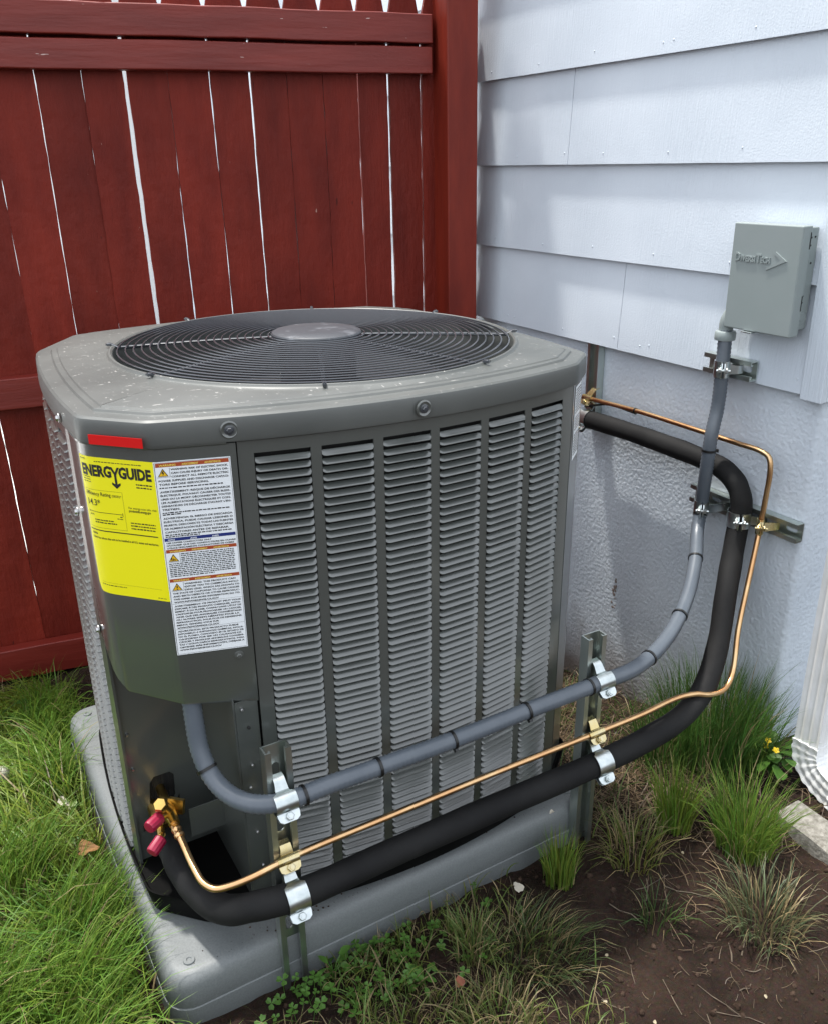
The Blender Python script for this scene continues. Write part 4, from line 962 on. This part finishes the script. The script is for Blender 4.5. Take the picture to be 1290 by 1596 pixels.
# hinged cover: front with wrap-around edges
mb = MB().box((BX, BY0-.003, BZ0), (BX+.026, BY1, BZ1)); o = bb('cover', mb, M_box, 0); bevel(o, .003, 3); cover = o
def face(vs, fs, x0, depth):   # 2D (u to the right as seen, v up) on the cover front: u -> -y
    n = len(vs); A = [Vector((x0, -u, v)) for u, v in vs]; B = [Vector((x0-depth, -u*1.0, v)) for u, v in vs]
    return A, B
def emboss(body, size, u, v, width, depth=.0026, bold=.0006):
    vs, fs = text2d(body, size, u, v, width, bold); bm_ = MB()
    me = bpy.data.meshes.new('x'); me.from_pydata([(0, -a, b) for a, b in vs], [], fs)
    bm = bmesh.new(); bm.from_mesh(me); r_ = bmesh.ops.extrude_face_region(bm, geom=bm.faces[:]); 
    for e in r_['geom']:
        if isinstance(e, bmesh.types.BMVert): e.co.x -= depth
    bm.verts.index_update(); mb2 = MB(); mb2.add([tuple(v_.co) for v_ in bm.verts], [tuple(v_.index for v_ in f_.verts) for f_ in bm.faces]); bm.free(); bpy.data.meshes.remove(me)
    return mb2
yc = BY1; zc = BZ1
lm = MB()
for t, sz, u, w_ in (('D', .0215, .012, .0125), ('IVERSI', .0145, .0262, .0345), ('T', .0215, .0612, .0125), ('ECH', .0145, .0735, .0215)):
    e_ = emboss(t, sz, u, -.071, w_); lm.add([Vector((BX+.0003+v[0], yc+v[1], zc+v[2])) for v in e_.v], e_.f)
ar = [(.0935, -.058), (.1085, -.0515), (.128, -.0655), (.089, -.084), (.087, -.0805), (.116, -.0655)]
ar = [(.106, -.049), (.132, -.0645), (.088, -.084), (.0885, -.0795), (.118, -.0645), (.102, -.0525)]
lm.loops([[Vector((BX+.0003-dx, yc-u, zc+v)) for u, v in ar] for dx in (0, .0022)], True, True)
o = bb('embossed_lettering', lm, M_box, 25)
# side details
sd = MB()
for (x, z, w_, h_) in ((BX+.021, 1.098, .0016, .030), (BX+.021, .985, .0016, .028)): sd.box((x, BY0-.0038, z), (x+w_, BY0-.0030, z+h_))
for (x, z) in ((BX+.030, 1.118), (BX+.030, 1.104), (BX+.041, 1.119), (BX+.038, 1.072), (BX+.029, 1.012), (BX+.029, 1.000)): sd.lathe([(.0019, 0), (.0019, .0007), (.0005, .0007)], 10, frame_at(Vector((x, BY0+.0016, z)), (0, -1, 0)))
bb('side_slots', sd, M_dark, 0)
ko = MB(); Mk = frame_at(Vector((BX+.036, BY0+.002, .972)), (0, -1, 0))
ko.lathe([(.0125, 0), (.0125, .0007), (.0112, .0009), (.0105, .0002), (.008, .0003), (.0075, .0009), (.0005, .0011)], 28, Mk); bb('knockout', ko, M_box, 30)
hs = MB().box((BX-.006, 1.160, BZ0-.0035), (BX+.012, 1.186, BZ0-.0005)); o = bb('hasp', hs, M_zinc, 0); bevel(o, .0008)

# ================================================================== downspout and concrete edging
ds = empty('downspout', (1.478, .905, 0)); tag(ds, 'white ribbed metal downspout with a crimped elbow at the house corner', 'downspout')
ID = Matrix.Translation(-Vector(ds.location))
def ds_prof(w, h, rib, nr=4):
    P = []; 
    def side(a, b, n_):
        a = Vector(a); b = Vector(b); d = b-a; nr_ = Vector((d.y, -d.x)).normalized(); K = 24
        return [a+d*(k/K)-nr_*(rib*(.5-.5*math.cos(2*math.pi*n_*k/K))) for k in range(K)]
    c = [(-w/2, -h/2), (w/2, -h/2), (w/2, h/2), (-w/2, h/2)]
    for i in range(4): P += side(c[i], c[(i+1) % 4], nr if i % 2 == 0 else 3)
    return P
def sweep(path, prof, scales):
    rings = []
    for i, p in enumerate(path):
        t = (path[min(i+1, len(path)-1)]-path[max(i-1, 0)]).normalized(); x = Vector((1, 0, 0)); x = (x-t*x.dot(t)).normalized(); y = t.cross(x)
        rings.append([p+x*q.x*scales[i]+y*q.y*scales[i] for q in prof])
    return rings
pr = ds_prof(.078, .056, .0045)
mb = MB().loops(sweep([Vector((1.478, .905, z)) for z in (2.6, 1.5, .6, .15, .085)], pr, [1, 1, 1, 1, 1]), True, False); o = mb.build('pipe', M_spout, ds, 50); o.data.transform(ID)
el_path = spline([Vector((1.478, .905, .105)), Vector((1.478, .902, .075)), Vector((1.476, .885, .048)), Vector((1.472, .855, .034)), Vector((1.468, .82, .028))], 7)
sc_ = [1.05+(.035 if (i % 4) < 2 else -.01) for i in range(len(el_path))]
o = MB().loops(sweep(el_path, ds_prof(.078, .056, .002), sc_), True, False).build('elbow', M_spout, ds, 40); o.data.transform(ID)
o = MB().loops(sweep([Vector((1.468, .826, .029)), Vector((1.464, .78, .024))], ds_prof(.080, .058, .006, 5), [1.06, 1.08]), False, False).build('outlet', M_spout, ds, 40); o.data.transform(ID)
mb = MB(); rings = []
for k in range(41):
    t = k/40; yy = .86-t*1.6; xc = 1.345-.05*t
    rr = random.Random(k)
    rings.append([Vector((xc-.04+rr.uniform(-.004, .004), yy, -.05)), Vector((xc-.037+rr.uniform(-.004, .004), yy, .012)), Vector((xc-.028+rr.uniform(-.005, .004), yy, .0165+rr.uniform(-.003, .002))), Vector((xc+.032, yy, .017+rr.uniform(-.003, .002))), Vector((xc+.041+rr.uniform(-.003, .003), yy, .010)), Vector((xc+.043, yy, -.05))])
tag(MB().loops(rings, True, True).build('concrete_edging', M_conc, None, 40), 'narrow weathered concrete edging strip set in the soil by the downspout', 'concrete edging')

# ================================================================== vegetation
def blades(base, h, w, lean_dir, lean, tint, curl=.6, seg=4, tintvar=.25, dry=0., rng=RNG):
    """base (n,3); returns verts, faces, colours"""
    n = len(base); ang = rng.uniform(0, 2*np.pi, n)
    side = np.stack([np.cos(ang), np.sin(ang), np.zeros(n)], -1)
    L_ = np.asarray(lean_dir); V_ = []
    for k in range(seg):
        t = k/seg; up = h*(t*(1-.25*lean*t)); out = h*lean*(t**1.8)*.85
        c = base+np.stack([L_[:, 0]*out, L_[:, 1]*out, up], -1); ww = (w*(1-t**1.6*.75)*.5)[:, None]
        V_ += [c-side*ww, c+side*ww]
    tip_up = h*(1-.25*lean)-h*curl*np.maximum(lean-.55, 0)*.6; out = h*lean*.85*1.05
    V_.append(base+np.stack([L_[:, 0]*out, L_[:, 1]*out, tip_up], -1))
    V_ = np.stack(V_, 1); nv = 2*seg+1
    off = (np.arange(n)*nv)[:, None]
    F_ = []
    for k in range(seg-1): F_.append(off+np.array([[2*k, 2*k+1, 2*k+3, 2*k+2]]))
    quads = np.concatenate(F_, 0); tris = off+np.array([[2*seg-2, 2*seg-1, 2*seg]])
    cb = np.asarray(tint)*(1+rng.uniform(-tintvar, tintvar, (n, 1)))
    cb[:, 0] *= 1+rng.uniform(-.2, .35, n)
    if dry > 0:
        dm = rng.random(n) < dry; cb[dm] = np.array([.30, .23, .12])*(rng.uniform(.5, 1.2, (dm.sum(), 1)))
    return V_.reshape(-1, 3), quads, tris, np.repeat(cb, nv, 0)
def blade_obj(name, parts, parent=None, ma=M_grass, origin=None):
    vs = []; fs = []; cs = []; o = 0
    for v, q, t, c in parts:
        vs.append(v); fs += (q+o).tolist(); fs += (t+o).tolist(); cs.append(c); o += len(v)
    v = np.concatenate(vs); c = np.clip(np.concatenate(cs), 0, 1)
    if origin is not None: v = v-np.array(origin)
    me = bpy.data.meshes.new(name); me.from_pydata(v.tolist(), [], fs)
    at = me.color_attributes.new('tint', 'FLOAT_COLOR', 'POINT'); at.data.foreach_set('color', np.concatenate([c, np.ones((len(c), 1))], 1).astype(np.float32).ravel())
    me.shade_smooth()
    ob = link(name, me, ma, parent)
    if origin is not None: ob.location = origin
    return ob
def straws(base, L_, w, tint, tintvar=.4, rng=RNG, lift=.008):
    n = len(base); a = rng.uniform(0, 2*np.pi, n); d = np.stack([np.cos(a), np.sin(a)], -1); sd_ = np.stack([-d[:, 1], d[:, 0]], -1)
    bend = rng.normal(0, .12, n); V_ = []; lf = rng.uniform(.1, 1, n)**2*lift
    for k in range(4):
        t = k/3; q = base[:, :2]+d*(L_*t)[:, None]+sd_*(L_*bend*t*(1-t)*4)[:, None]; z = ground_z(q[:, 0], q[:, 1])+.0015+lf*(.3+t)
        for sg in (-1, 1): V_.append(np.concatenate([q+sd_*(sg*w*.5*(1-.5*t))[:, None], z[:, None]], 1))
    V_ = np.stack(V_, 1); off = (np.arange(n)*8)[:, None]
    quads = np.concatenate([off+np.array([[2*k, 2*k+1, 2*k+3, 2*k+2]]) for k in range(3)], 0)
    cb = np.asarray(tint)*(1+rng.uniform(-tintvar, tintvar, (n, 1)))*np.ones((n, 3))
    return V_.reshape(-1, 3), quads, np.zeros((0, 3), int), np.repeat(cb, 8, 0)
def in_pad(x, y, m=.0):
    c, s = math.cos(UR), math.sin(UR); a = x-UX; b = y-UY; lx = c*a+s*b; ly = -s*a+c*b
    return (lx > PX0-m) & (lx < PX1+m) & (ly > PY0-m) & (ly < PY1+m)
def scatter(n, x0, x1, y0, y1, dens=None, m=.004, rng=RNG):
    x = rng.uniform(x0, x1, n); y = rng.uniform(y0, y1, n); k = ~in_pad(x, y, m) & (y < FY-.02+math.tan(FR)*x) & (x < XF-.005)
    if dens is not None: k &= rng.random(n) < dens(x, y)
    x = x[k]; y = y[k]; return np.stack([x, y, ground_z(x, y)], -1)
def dirs(n, rng=RNG, bias=None, amt=0):
    a = rng.uniform(0, 2*np.pi, n); d = np.stack([np.cos(a), np.sin(a)], -1)
    if bias is not None:
        d = d*(1-amt)+np.array(bias)*amt; d /= np.linalg.norm(d, axis=1)[:, None]+1e-6
    return d
G1 = (.095, .185, .022); G2 = (.16, .235, .035); G3 = (.05, .125, .022); STRAW = (.26, .20, .11)
parts = []
def left_d(x, y): return np.clip(1.15-np.clip((x-.10)/.15, 0, 2), 0, 1)*(.35+.65*(vnoise(x, y, 7, 11) > .35))
b = scatter(14000, -.75, .16, .85, 2.3, left_d); n = len(b); pn_ = vnoise(b[:, 0], b[:, 1], 5, 12)
t1 = np.array(G1)*(.62+.9*vnoise(b[:, 0], b[:, 1], 6, 14))[:, None]*np.stack([.8+.7*vnoise(b[:, 0], b[:, 1], 4, 15), np.ones(n), np.ones(n)], -1)
fa = 9*vnoise(b[:, 0], b[:, 1], 2.6, 17)+RNG.normal(0, .55, n)
parts.append(blades(b, RNG.uniform(.05, .17, n)*(.55+.8*pn_), RNG.uniform(.0020, .0052, n), np.stack([np.cos(fa), np.sin(fa)], -1), np.clip(RNG.normal(.95, .28, n), .2, 1.35), t1, dry=.05))
b = scatter(9000, -.75, .16, .85, 2.3, left_d); n = len(b)
parts.append(blades(b, RNG.uniform(.03, .09, n), RNG.uniform(.002, .005, n), dirs(n), RNG.uniform(.4, 1.1, n), G2, dry=.10))
b = scatter(1700, -.75, .16, .85, 2.3, left_d, m=.03); n = len(b)
parts.append(straws(b, RNG.uniform(.03, .10, n), RNG.uniform(.001, .0024, n), (.25, .2, .11), .5, lift=.05))
# long leaning sweep along the pad's left side
for (cx_, cy_, nn_, hh) in ((.03, 1.30, 420, .20), (-.05, 1.48, 380, .19), (.00, 1.15, 420, .20), (.02, 1.72, 300, .20), (-.12, 1.20, 420, .18), (.07, 1.95, 260, .20), (-.16, 1.75, 320, .19), (-.02, 1.02, 420, .17), (.06, 2.06, 260, .22)):
    x = RNG.normal(cx_, .035, nn_); y = RNG.normal(cy_, .04, nn_); b = np.stack([x, y, ground_z(x, y)], -1); b = b[~in_pad(x, y, .004)]; n = len(b)
    parts.append(blades(b, RNG.uniform(.6, 1.1, n)*hh, RNG.uniform(.0016, .0036, n), dirs(n, bias=(.55, -.5) if cx_ < .05 else (.1, -1), amt=.6), RNG.uniform(.25, .95, n), (.115, .215, .03), dry=.04))
lw = blade_obj('lawn_grass', parts)
mb = MB()
for _ in range(900):
    x = random.uniform(-.6, .14); y = random.uniform(.9, 2.1)
    if bool(in_pad(np.array(x), np.array(y), .012)) or vnoise(np.array(x), np.array(y), 6, 19) < .42: continue
    q = Vector((x, y, float(ground_z(x, y))+random.uniform(.01, .055))); L_ = random.uniform(.008, .024); w_ = L_*random.uniform(.3, .5)
    Mx = Matrix.Translation(q) @ Euler((random.uniform(-.7, .7), random.uniform(-.8, .3), random.uniform(0, 6.3))).to_matrix().to_4x4()
    mb.add([Mx @ Vector(p) for p in ((0, 0, 0), (L_*.35, -w_, .001), (L_*.75, -w_*.7, 0), (L_, 0, -.002), (L_*.75, w_*.7, 0), (L_*.35, w_, .001))], ((0, 1, 2, 3), (0, 3, 4, 5)))
lwd = mb.build('lawn_broadleaf', leaf_mat('lawn_leaf', False, (.16, .25, .04)), None, 0, fix=False); lwd['kind'] = 'stuff'; lw['kind'] = 'stuff'
# sparse grass and straw in front of the pad
parts = []
def front_d(x, y): return np.clip((.78-x)/.28, 0, 1)*(vnoise(x, y, 9, 21) > .30)
b = scatter(5200, .12, .85, .62, 1.04, front_d); n = len(b)
parts.append(blades(b, RNG.uniform(.02, .07, n), RNG.uniform(.0015, .0034, n), dirs(n), RNG.uniform(.4, 1.15, n), (.11, .16, .035), dry=.35))
b = scatter(9000, .12, 1.45, .40, 1.03, lambda x, y: (.12+.9*(vnoise(x, y, 6, 22) > .55))*np.clip(.35+(.85-x)*1.2+(x > 1.05)*.45, .15, 1), m=.05); n = len(b)
parts.append(straws(b, RNG.uniform(.006, .034, n), RNG.uniform(.0005, .0013, n), (.135, .10, .065), .75))
sg = blade_obj('sparse_grass', parts); sg['kind'] = 'stuff'
# dry litter between unit and wall
parts = []
b = scatter(5200, .95, 1.48, .80, 1.9, lambda x, y: np.clip(.15+1.1*(vnoise(x, y, 8, 31) > .4)*(y > .95), 0, 1)); n = len(b)
parts.append(straws(b, RNG.uniform(.02, .09, n), RNG.uniform(.001, .0024, n), (.15, .105, .065), .6, lift=.03))
b = scatter(1200, .95, 1.45, .95, 1.8); n = len(b)
parts.append(blades(b, RNG.uniform(.04, .10, n), RNG.uniform(.0014, .003, n), dirs(n), RNG.uniform(.5, 1.1, n), (.07, .13, .03), dry=.3))
lt = blade_obj('dry_grass_litter', parts); lt['kind'] = 'stuff'
# separate tufts
def tuft(x, y, n, h, spread, lean, label, tint=(.10, .19, .03), dry=.06, w=(.0014, .003), bias=None):
    rng = np.random.default_rng(int(abs(x*1000+y*77))+3)
    a = rng.uniform(0, 2*np.pi, n); r_ = spread*np.sqrt(rng.random(n)); bx = x+r_*np.cos(a); by = y+r_*np.sin(a)
    k = ~in_pad(bx, by, .002) & (bx < XF-.004); bx, by, a = bx[k], by[k], a[k]; n = len(bx)
    b = np.stack([bx, by, ground_z(bx, by)-.003], -1); d = np.stack([np.cos(a), np.sin(a)], -1)*.75+dirs(n, rng)*.4
    if bias: d = d+np.array(bias)
    d /= np.linalg.norm(d, axis=1)[:, None]
    p = blades(b, rng.uniform(.55, 1.1, n)*h, rng.uniform(*w, n), d, rng.uniform(.08, 1, n)*lean, tint, dry=dry, rng=rng)
    o = blade_obj('grass_tuft', [p], origin=(x, y, float(ground_z(x, y)))); tag(o, label, 'grass tuft', 'grass tufts in the bare soil'); return o
tuft(1.36, 1.085, 900, .25, .10, .55, 'tall lush grass tuft behind the lower bend of the black pipe', (.07, .155, .03))
tuft(1.27, 1.13, 420, .19, .07, .6, 'grass tuft against the stucco just behind the black pipe', (.065, .14, .03))
tuft(1.425, 1.02, 320, .20, .05, .75, 'loose grass tuft at the house corner beside the leafy weed', (.08, .16, .03))
tuft(1.125, .955, 300, .155, .035, .45, 'upright bright green grass tuft in front of the black pipe', (.13, .22, .03))
tuft(1.20, .845, 560, .175, .055, .75, 'large bright grass tuft beside the concrete edging', (.11, .20, .03))
tuft(.835, .965, 260, .105, .03, .4, 'small upright grass tuft against the front of the pad', (.14, .22, .035))
tuft(1.09, .70, 330, .095, .065, 1.3, 'faded grey-green sprawling grass tuft on the bare soil', (.10, .125, .06), .3)
tuft(.70, .85, 360, .085, .075, 1.35, 'dark flattened grass tuft beside the bare soil', (.06, .085, .03), .25, bias=(.6, -.7))
tuft(.99, .93, 170, .095, .05, 1.25, 'straggly olive grass tuft below the post nearer the wall', (.11, .14, .03), .25)
tuft(.60, .905, 190, .085, .035, .8, 'thin grass tuft beside the clover patch', (.12, .17, .05), .2)
tuft(.93, .80, 60, .075, .035, 1.2, 'tiny dark grass tuft alone on the bare soil', (.05, .09, .025), .1)
tuft(.955, 1.42, 340, .17, .06, .7, 'grass tuft in the shade between the unit and the stucco wall', (.07, .12, .03), .2)
tuft(1.19, .50, 240, .07, .05, 1.1, 'low straw-coloured grass tuft beside the downspout edging', (.2, .17, .08), .5)
tuft(.56, .77, 240, .07, .06, 1.0, 'low mixed green and straw grass tuft in front of the pad', (.12, .15, .05), .35)
# clover patch
mb = MB()
for _ in range(260):
    x = random.gauss(.44, .11); y = random.gauss(.955, .04)
    if random.random() < .6: x = random.uniform(-.6, .12); y = random.uniform(.9, 2.0)
    if bool(in_pad(np.array(x), np.array(y), .004)): continue
    gz = float(ground_z(x, y)); h = random.uniform(.012, .04); q = Vector((x+random.uniform(-.01, .01), y+random.uniform(-.01, .01), gz+h)); s = random.uniform(.005, .010)
    mb.tube([(x, y, gz-.002), tuple(q)], .0006, 3, False); a0 = random.uniform(0, 6); tl = Matrix.Translation(q) @ Euler((random.uniform(-.4, .4), random.uniform(-.4, .4), a0)).to_matrix().to_4x4()
    for k in range(3):
        Mk = tl @ Matrix.Rotation(k*2*math.pi/3, 4, 'Z'); mb.add([Mk @ Vector(p) for p in ((0, 0, 0), (s*.6, -s*.55, s*.18), (s*1.15, -s*.42, s*.2), (s*1.1, 0, s*.08), (s*1.15, s*.42, s*.2), (s*.6, s*.55, s*.18))], ((0, 1, 2, 3), (0, 3, 4, 5)))
cl = mb.build('clover', M_leaf, None, 0, fix=False); cl['kind'] = 'stuff'
# leafy weeds
def serr_leaf(L_, w, fold=.25):
    n = 8; pts = []
    for s_ in (-1, 1):
        for k in range(n+1):
            t = k/n; ww = w*math.sin(math.pi*min(1, t*.93+.05))**.8*(1+.14*(k % 2)); pts.append((t*L_, s_*ww*.5, fold*ww*.5-.25*L_*t*t*.5))
    mid = [(k/n*L_, 0, -.25*L_*(k/n)**2*.5) for k in range(n+1)]
    vs = pts[:n+1]+mid+pts[n+1:]; fs = []
    for k in range(n): fs += [(k, k+1, n+1+k+1, n+1+k), (n+1+k, n+1+k+1, 2*n+2+k+1, 2*n+2+k)]
    return vs, fs
def weed(name, label, x, y, nl, size, h, ma, flowers=0, seed=1):
    rr = random.Random(seed); z0 = float(ground_z(x, y)); root = empty(name, (x, y, z0)); tag(root, label, 'weed')
    st = MB()
    for k in range(nl):
        a = rr.uniform(0, 2*math.pi); rad = rr.uniform(.2, 1)*size*1.6; hh = h*rr.uniform(.35, 1)
        tip = Vector((math.cos(a)*rad, math.sin(a)*rad*.7, hh)); st.tube(spline([(0, 0, -.005), (tip.x*.4, tip.y*.4, hh*.75), tuple(tip)], 4), .0011, 4)
        vs, fs = serr_leaf(size*rr.uniform(.7, 1.2), size*rr.uniform(.55, .8)); Mx = Matrix.Translation(tip) @ Euler((rr.uniform(-.5, .5), rr.uniform(-.5, .35), a+rr.uniform(-.6, .6))).to_matrix().to_4x4()
        MB().add([Mx @ Vector(v) for v in vs], fs).build('leaf', ma, root, 50, fix=False)
    for k in range(flowers):
        a = rr.uniform(2.4, 5.6); rad = size*rr.uniform(.6, 1.5); tip = Vector((math.cos(a)*rad, math.sin(a)*rad, h*rr.uniform(.85, 1.15))); st.tube(spline([(0, 0, 0), (tip.x*.5, tip.y*.5, h*.7), tuple(tip)], 4), .0009, 4)
        fm = MB()
        for q in range(5):
            Mx = Matrix.Translation(tip) @ Euler((.35, -.3, 0)).to_matrix().to_4x4() @ Matrix.Rotation(q*2*math.pi/5, 4, 'Z'); s = .0065
            fm.add([Mx @ Vector(v) for v in ((0, 0, 0), (s*.7, -s*.5, .001), (s*1.15, -s*.2, .002), (s*1.15, s*.2, .002), (s*.7, s*.5, .001))], ((0, 1, 2, 3, 4),))
        fm.lathe([(.003, 0), (.0025, .0015), (.0004, .002)], 8, Matrix.Translation(tip)); fm.build('flower', M_petal, root, 0, fix=False)
    st.build('stem', ma, root, 60); return root
weed('weed', 'leafy green weed with small yellow flowers at the house corner', 1.43, .965, 30, .034, .085, M_leaf, 3, 3)
weed('weed', 'dark leafy weed growing against the foot of the red fence', -.05, 2.09, 14, .05, .10, M_leafd, 0, 5)
weed('weed', 'small broad-leaved weed sprouting beside the strut post base', .375, .985, 10, .018, .05, M_leaf, 0, 8)
weed('weed', 'low round-leaved weed among the short grass before the pad', .50, .90, 12, .016, .03, M_leaf, 0, 9)
# dandelion clock
dz = float(ground_z(-.05, 1.72)); dd = empty('dandelion', (-.05, 1.72, dz)); tag(dd, 'pale dandelion seed head standing in the long grass', 'dandelion')
MB().tube(spline([(0, 0, -.01), (.01, -.01, .06), (0, -.01, .1)], 5), .0015, 6).build('stem', M_leaf, dd)
mb = MB()
for _ in range(220):
    v = Vector((random.gauss(0, 1), random.gauss(0, 1), random.gauss(0, 1))).normalized(); p = Vector((0, -.01, .104)); q = p+v*.014
    t = v.orthogonal().normalized()*.0012; u = v.cross(t)
    mb.add([p+v*.003-t*.2, p+v*.003+t*.2, q], ((0, 1, 2),)); mb.add([q-t*3, q+t*3+v*.002, q+u*3, q-u*3+v*.001], ((0, 2, 1), (0, 1, 3)))
mb.build('seed_head', M_seed, dd, 0, fix=False)
# fallen leaf, petals
def scrap(name, label, cat, x, y, s, ma, seed, lift=.012, group=None):
    rr = random.Random(seed); n = 9; vs = []; fs = []
    for j in range(n):
        for i in range(2*n):
            a = 2*math.pi*i/(2*n); r_ = s*(j/(n-1))*(1+.18*math.sin(3*a+seed)+.08*math.sin(7*a)); vs.append((r_*math.cos(a)*1.3, r_*math.sin(a), lift+.25*s*math.sin(2*a+seed)*(j/(n-1))**2+.2*s*(j/(n-1))**2))
    for j in range(n-1):
        for i in range(2*n): fs.append((j*2*n+i, j*2*n+(i+1) % (2*n), (j+1)*2*n+(i+1) % (2*n), (j+1)*2*n+i))
    o = MB().add(vs, fs).build(name, ma, None, 60, fix=False); o.location = (x, y, float(ground_z(x, y))); o.rotation_euler = (rr.uniform(-.3, .3), rr.uniform(-.3, .3), rr.uniform(0, 6)); return tag(o, label, cat, group)
scrap('fallen_leaf', 'curled brown dead leaf lying in the long grass beside the pad', 'leaf', .075, 1.455, .016, M_dead, 3, .05)
scrap('fallen_leaf', 'pale yellow-green dead leaf in the grass beside the pad', 'leaf', .045, 1.62, .011, M_pale, 4, .06)
scrap('petal', 'crumpled white blossom on the soil in front of the pad', 'petal', .745, .975, .0085, M_pale, 5, .02)
for i, (x, y) in enumerate(((.80, .79), (.735, .72), (.78, .655), (1.08, .89), (.97, .60))):
    scrap('petal', 'tiny cream petal lying on the bare brown soil', 'petal', x, y, .0026, M_cream, 10+i, .004, 'cream petals on the bare soil')
scrap('fallen_leaf', 'small reddish dead leaf among the straw before the pad', 'leaf', .545, .865, .0075, mat('red_leaf', (.28, .09, .05), .7), 21, .012)
o = scrap('petal', 'white fleck of debris on the pad next to the post nearer the wall', 'petal', .862, 1.028, .004, M_pale, 30, .001); o.location.z = .092
# soil crumbs and twigs
mb = MB(); ico = None
bm = bmesh.new(); bmesh.ops.create_icosphere(bm, subdivisions=1, radius=1); bm.verts.index_update(); iv = [v.co.copy() for v in bm.verts]; iF = [tuple(v.index for v in f.verts) for f in bm.faces]; bm.free()
for _ in range(5200):
    x = random.uniform(.2, 1.46); y = random.uniform(.42, 1.3)
    if bool(in_pad(np.array(x), np.array(y), .004)): continue
    s = .0008+.0060*random.random()**6; gz = float(ground_z(x, y)); e = Euler((random.random()*6, random.random()*6, 0)).to_matrix()
    mb.add([(e @ Vector((v.x*s*random.uniform(.7, 1.3), v.y*s, v.z*s*.8)))+Vector((x, y, gz+s*.3)) for v in iv], iF)
for _ in range(90):
    lx = random.choice([random.uniform(PX0+.03, PX1-.03), random.gauss(.1, .15)]); ly = PY0+.022+abs(random.gauss(0, .014))
    if not PX0+.03 < lx < PX1-.03: continue
    p = Matrix.Translation(Vector((UX, UY, 0))) @ Euler(UROT).to_matrix().to_4x4() @ Vector((lx, ly, .0964)); s = .0006+.0016*random.random()**3; e = Euler((random.random()*6, random.random()*6, 0)).to_matrix()
    mb.add([(e @ Vector((v.x*s, v.y*s, v.z*s*.8)))+p for v in iv], iF)
so = mb.build('soil_crumbs', M_clod, None, 0, fix=False); so['kind'] = 'stuff'
mb = MB()
for _ in range(70):
    x = random.uniform(.6, 1.45); y = random.uniform(.45, 1.05); a = random.uniform(0, 6); L_ = random.uniform(.02, .08)
    if bool(in_pad(np.array(x), np.array(y), .02)): continue
    P = [(x+math.cos(a)*L_*t+random.uniform(-.003, .003), y+math.sin(a)*L_*t+random.uniform(-.003, .003)) for t in (0, .35, .7, 1)]
    mb.tube([(p[0], p[1], float(ground_z(p[0], p[1]))+.002) for p in P], random.uniform(.0005, .0014), 4)
tw = mb.build('twig_litter', mat('twig', (.05, .035, .025), .8, c2=(.14, .11, .075), vscale=30), None, 0, fix=False); tw['kind'] = 'stuff'
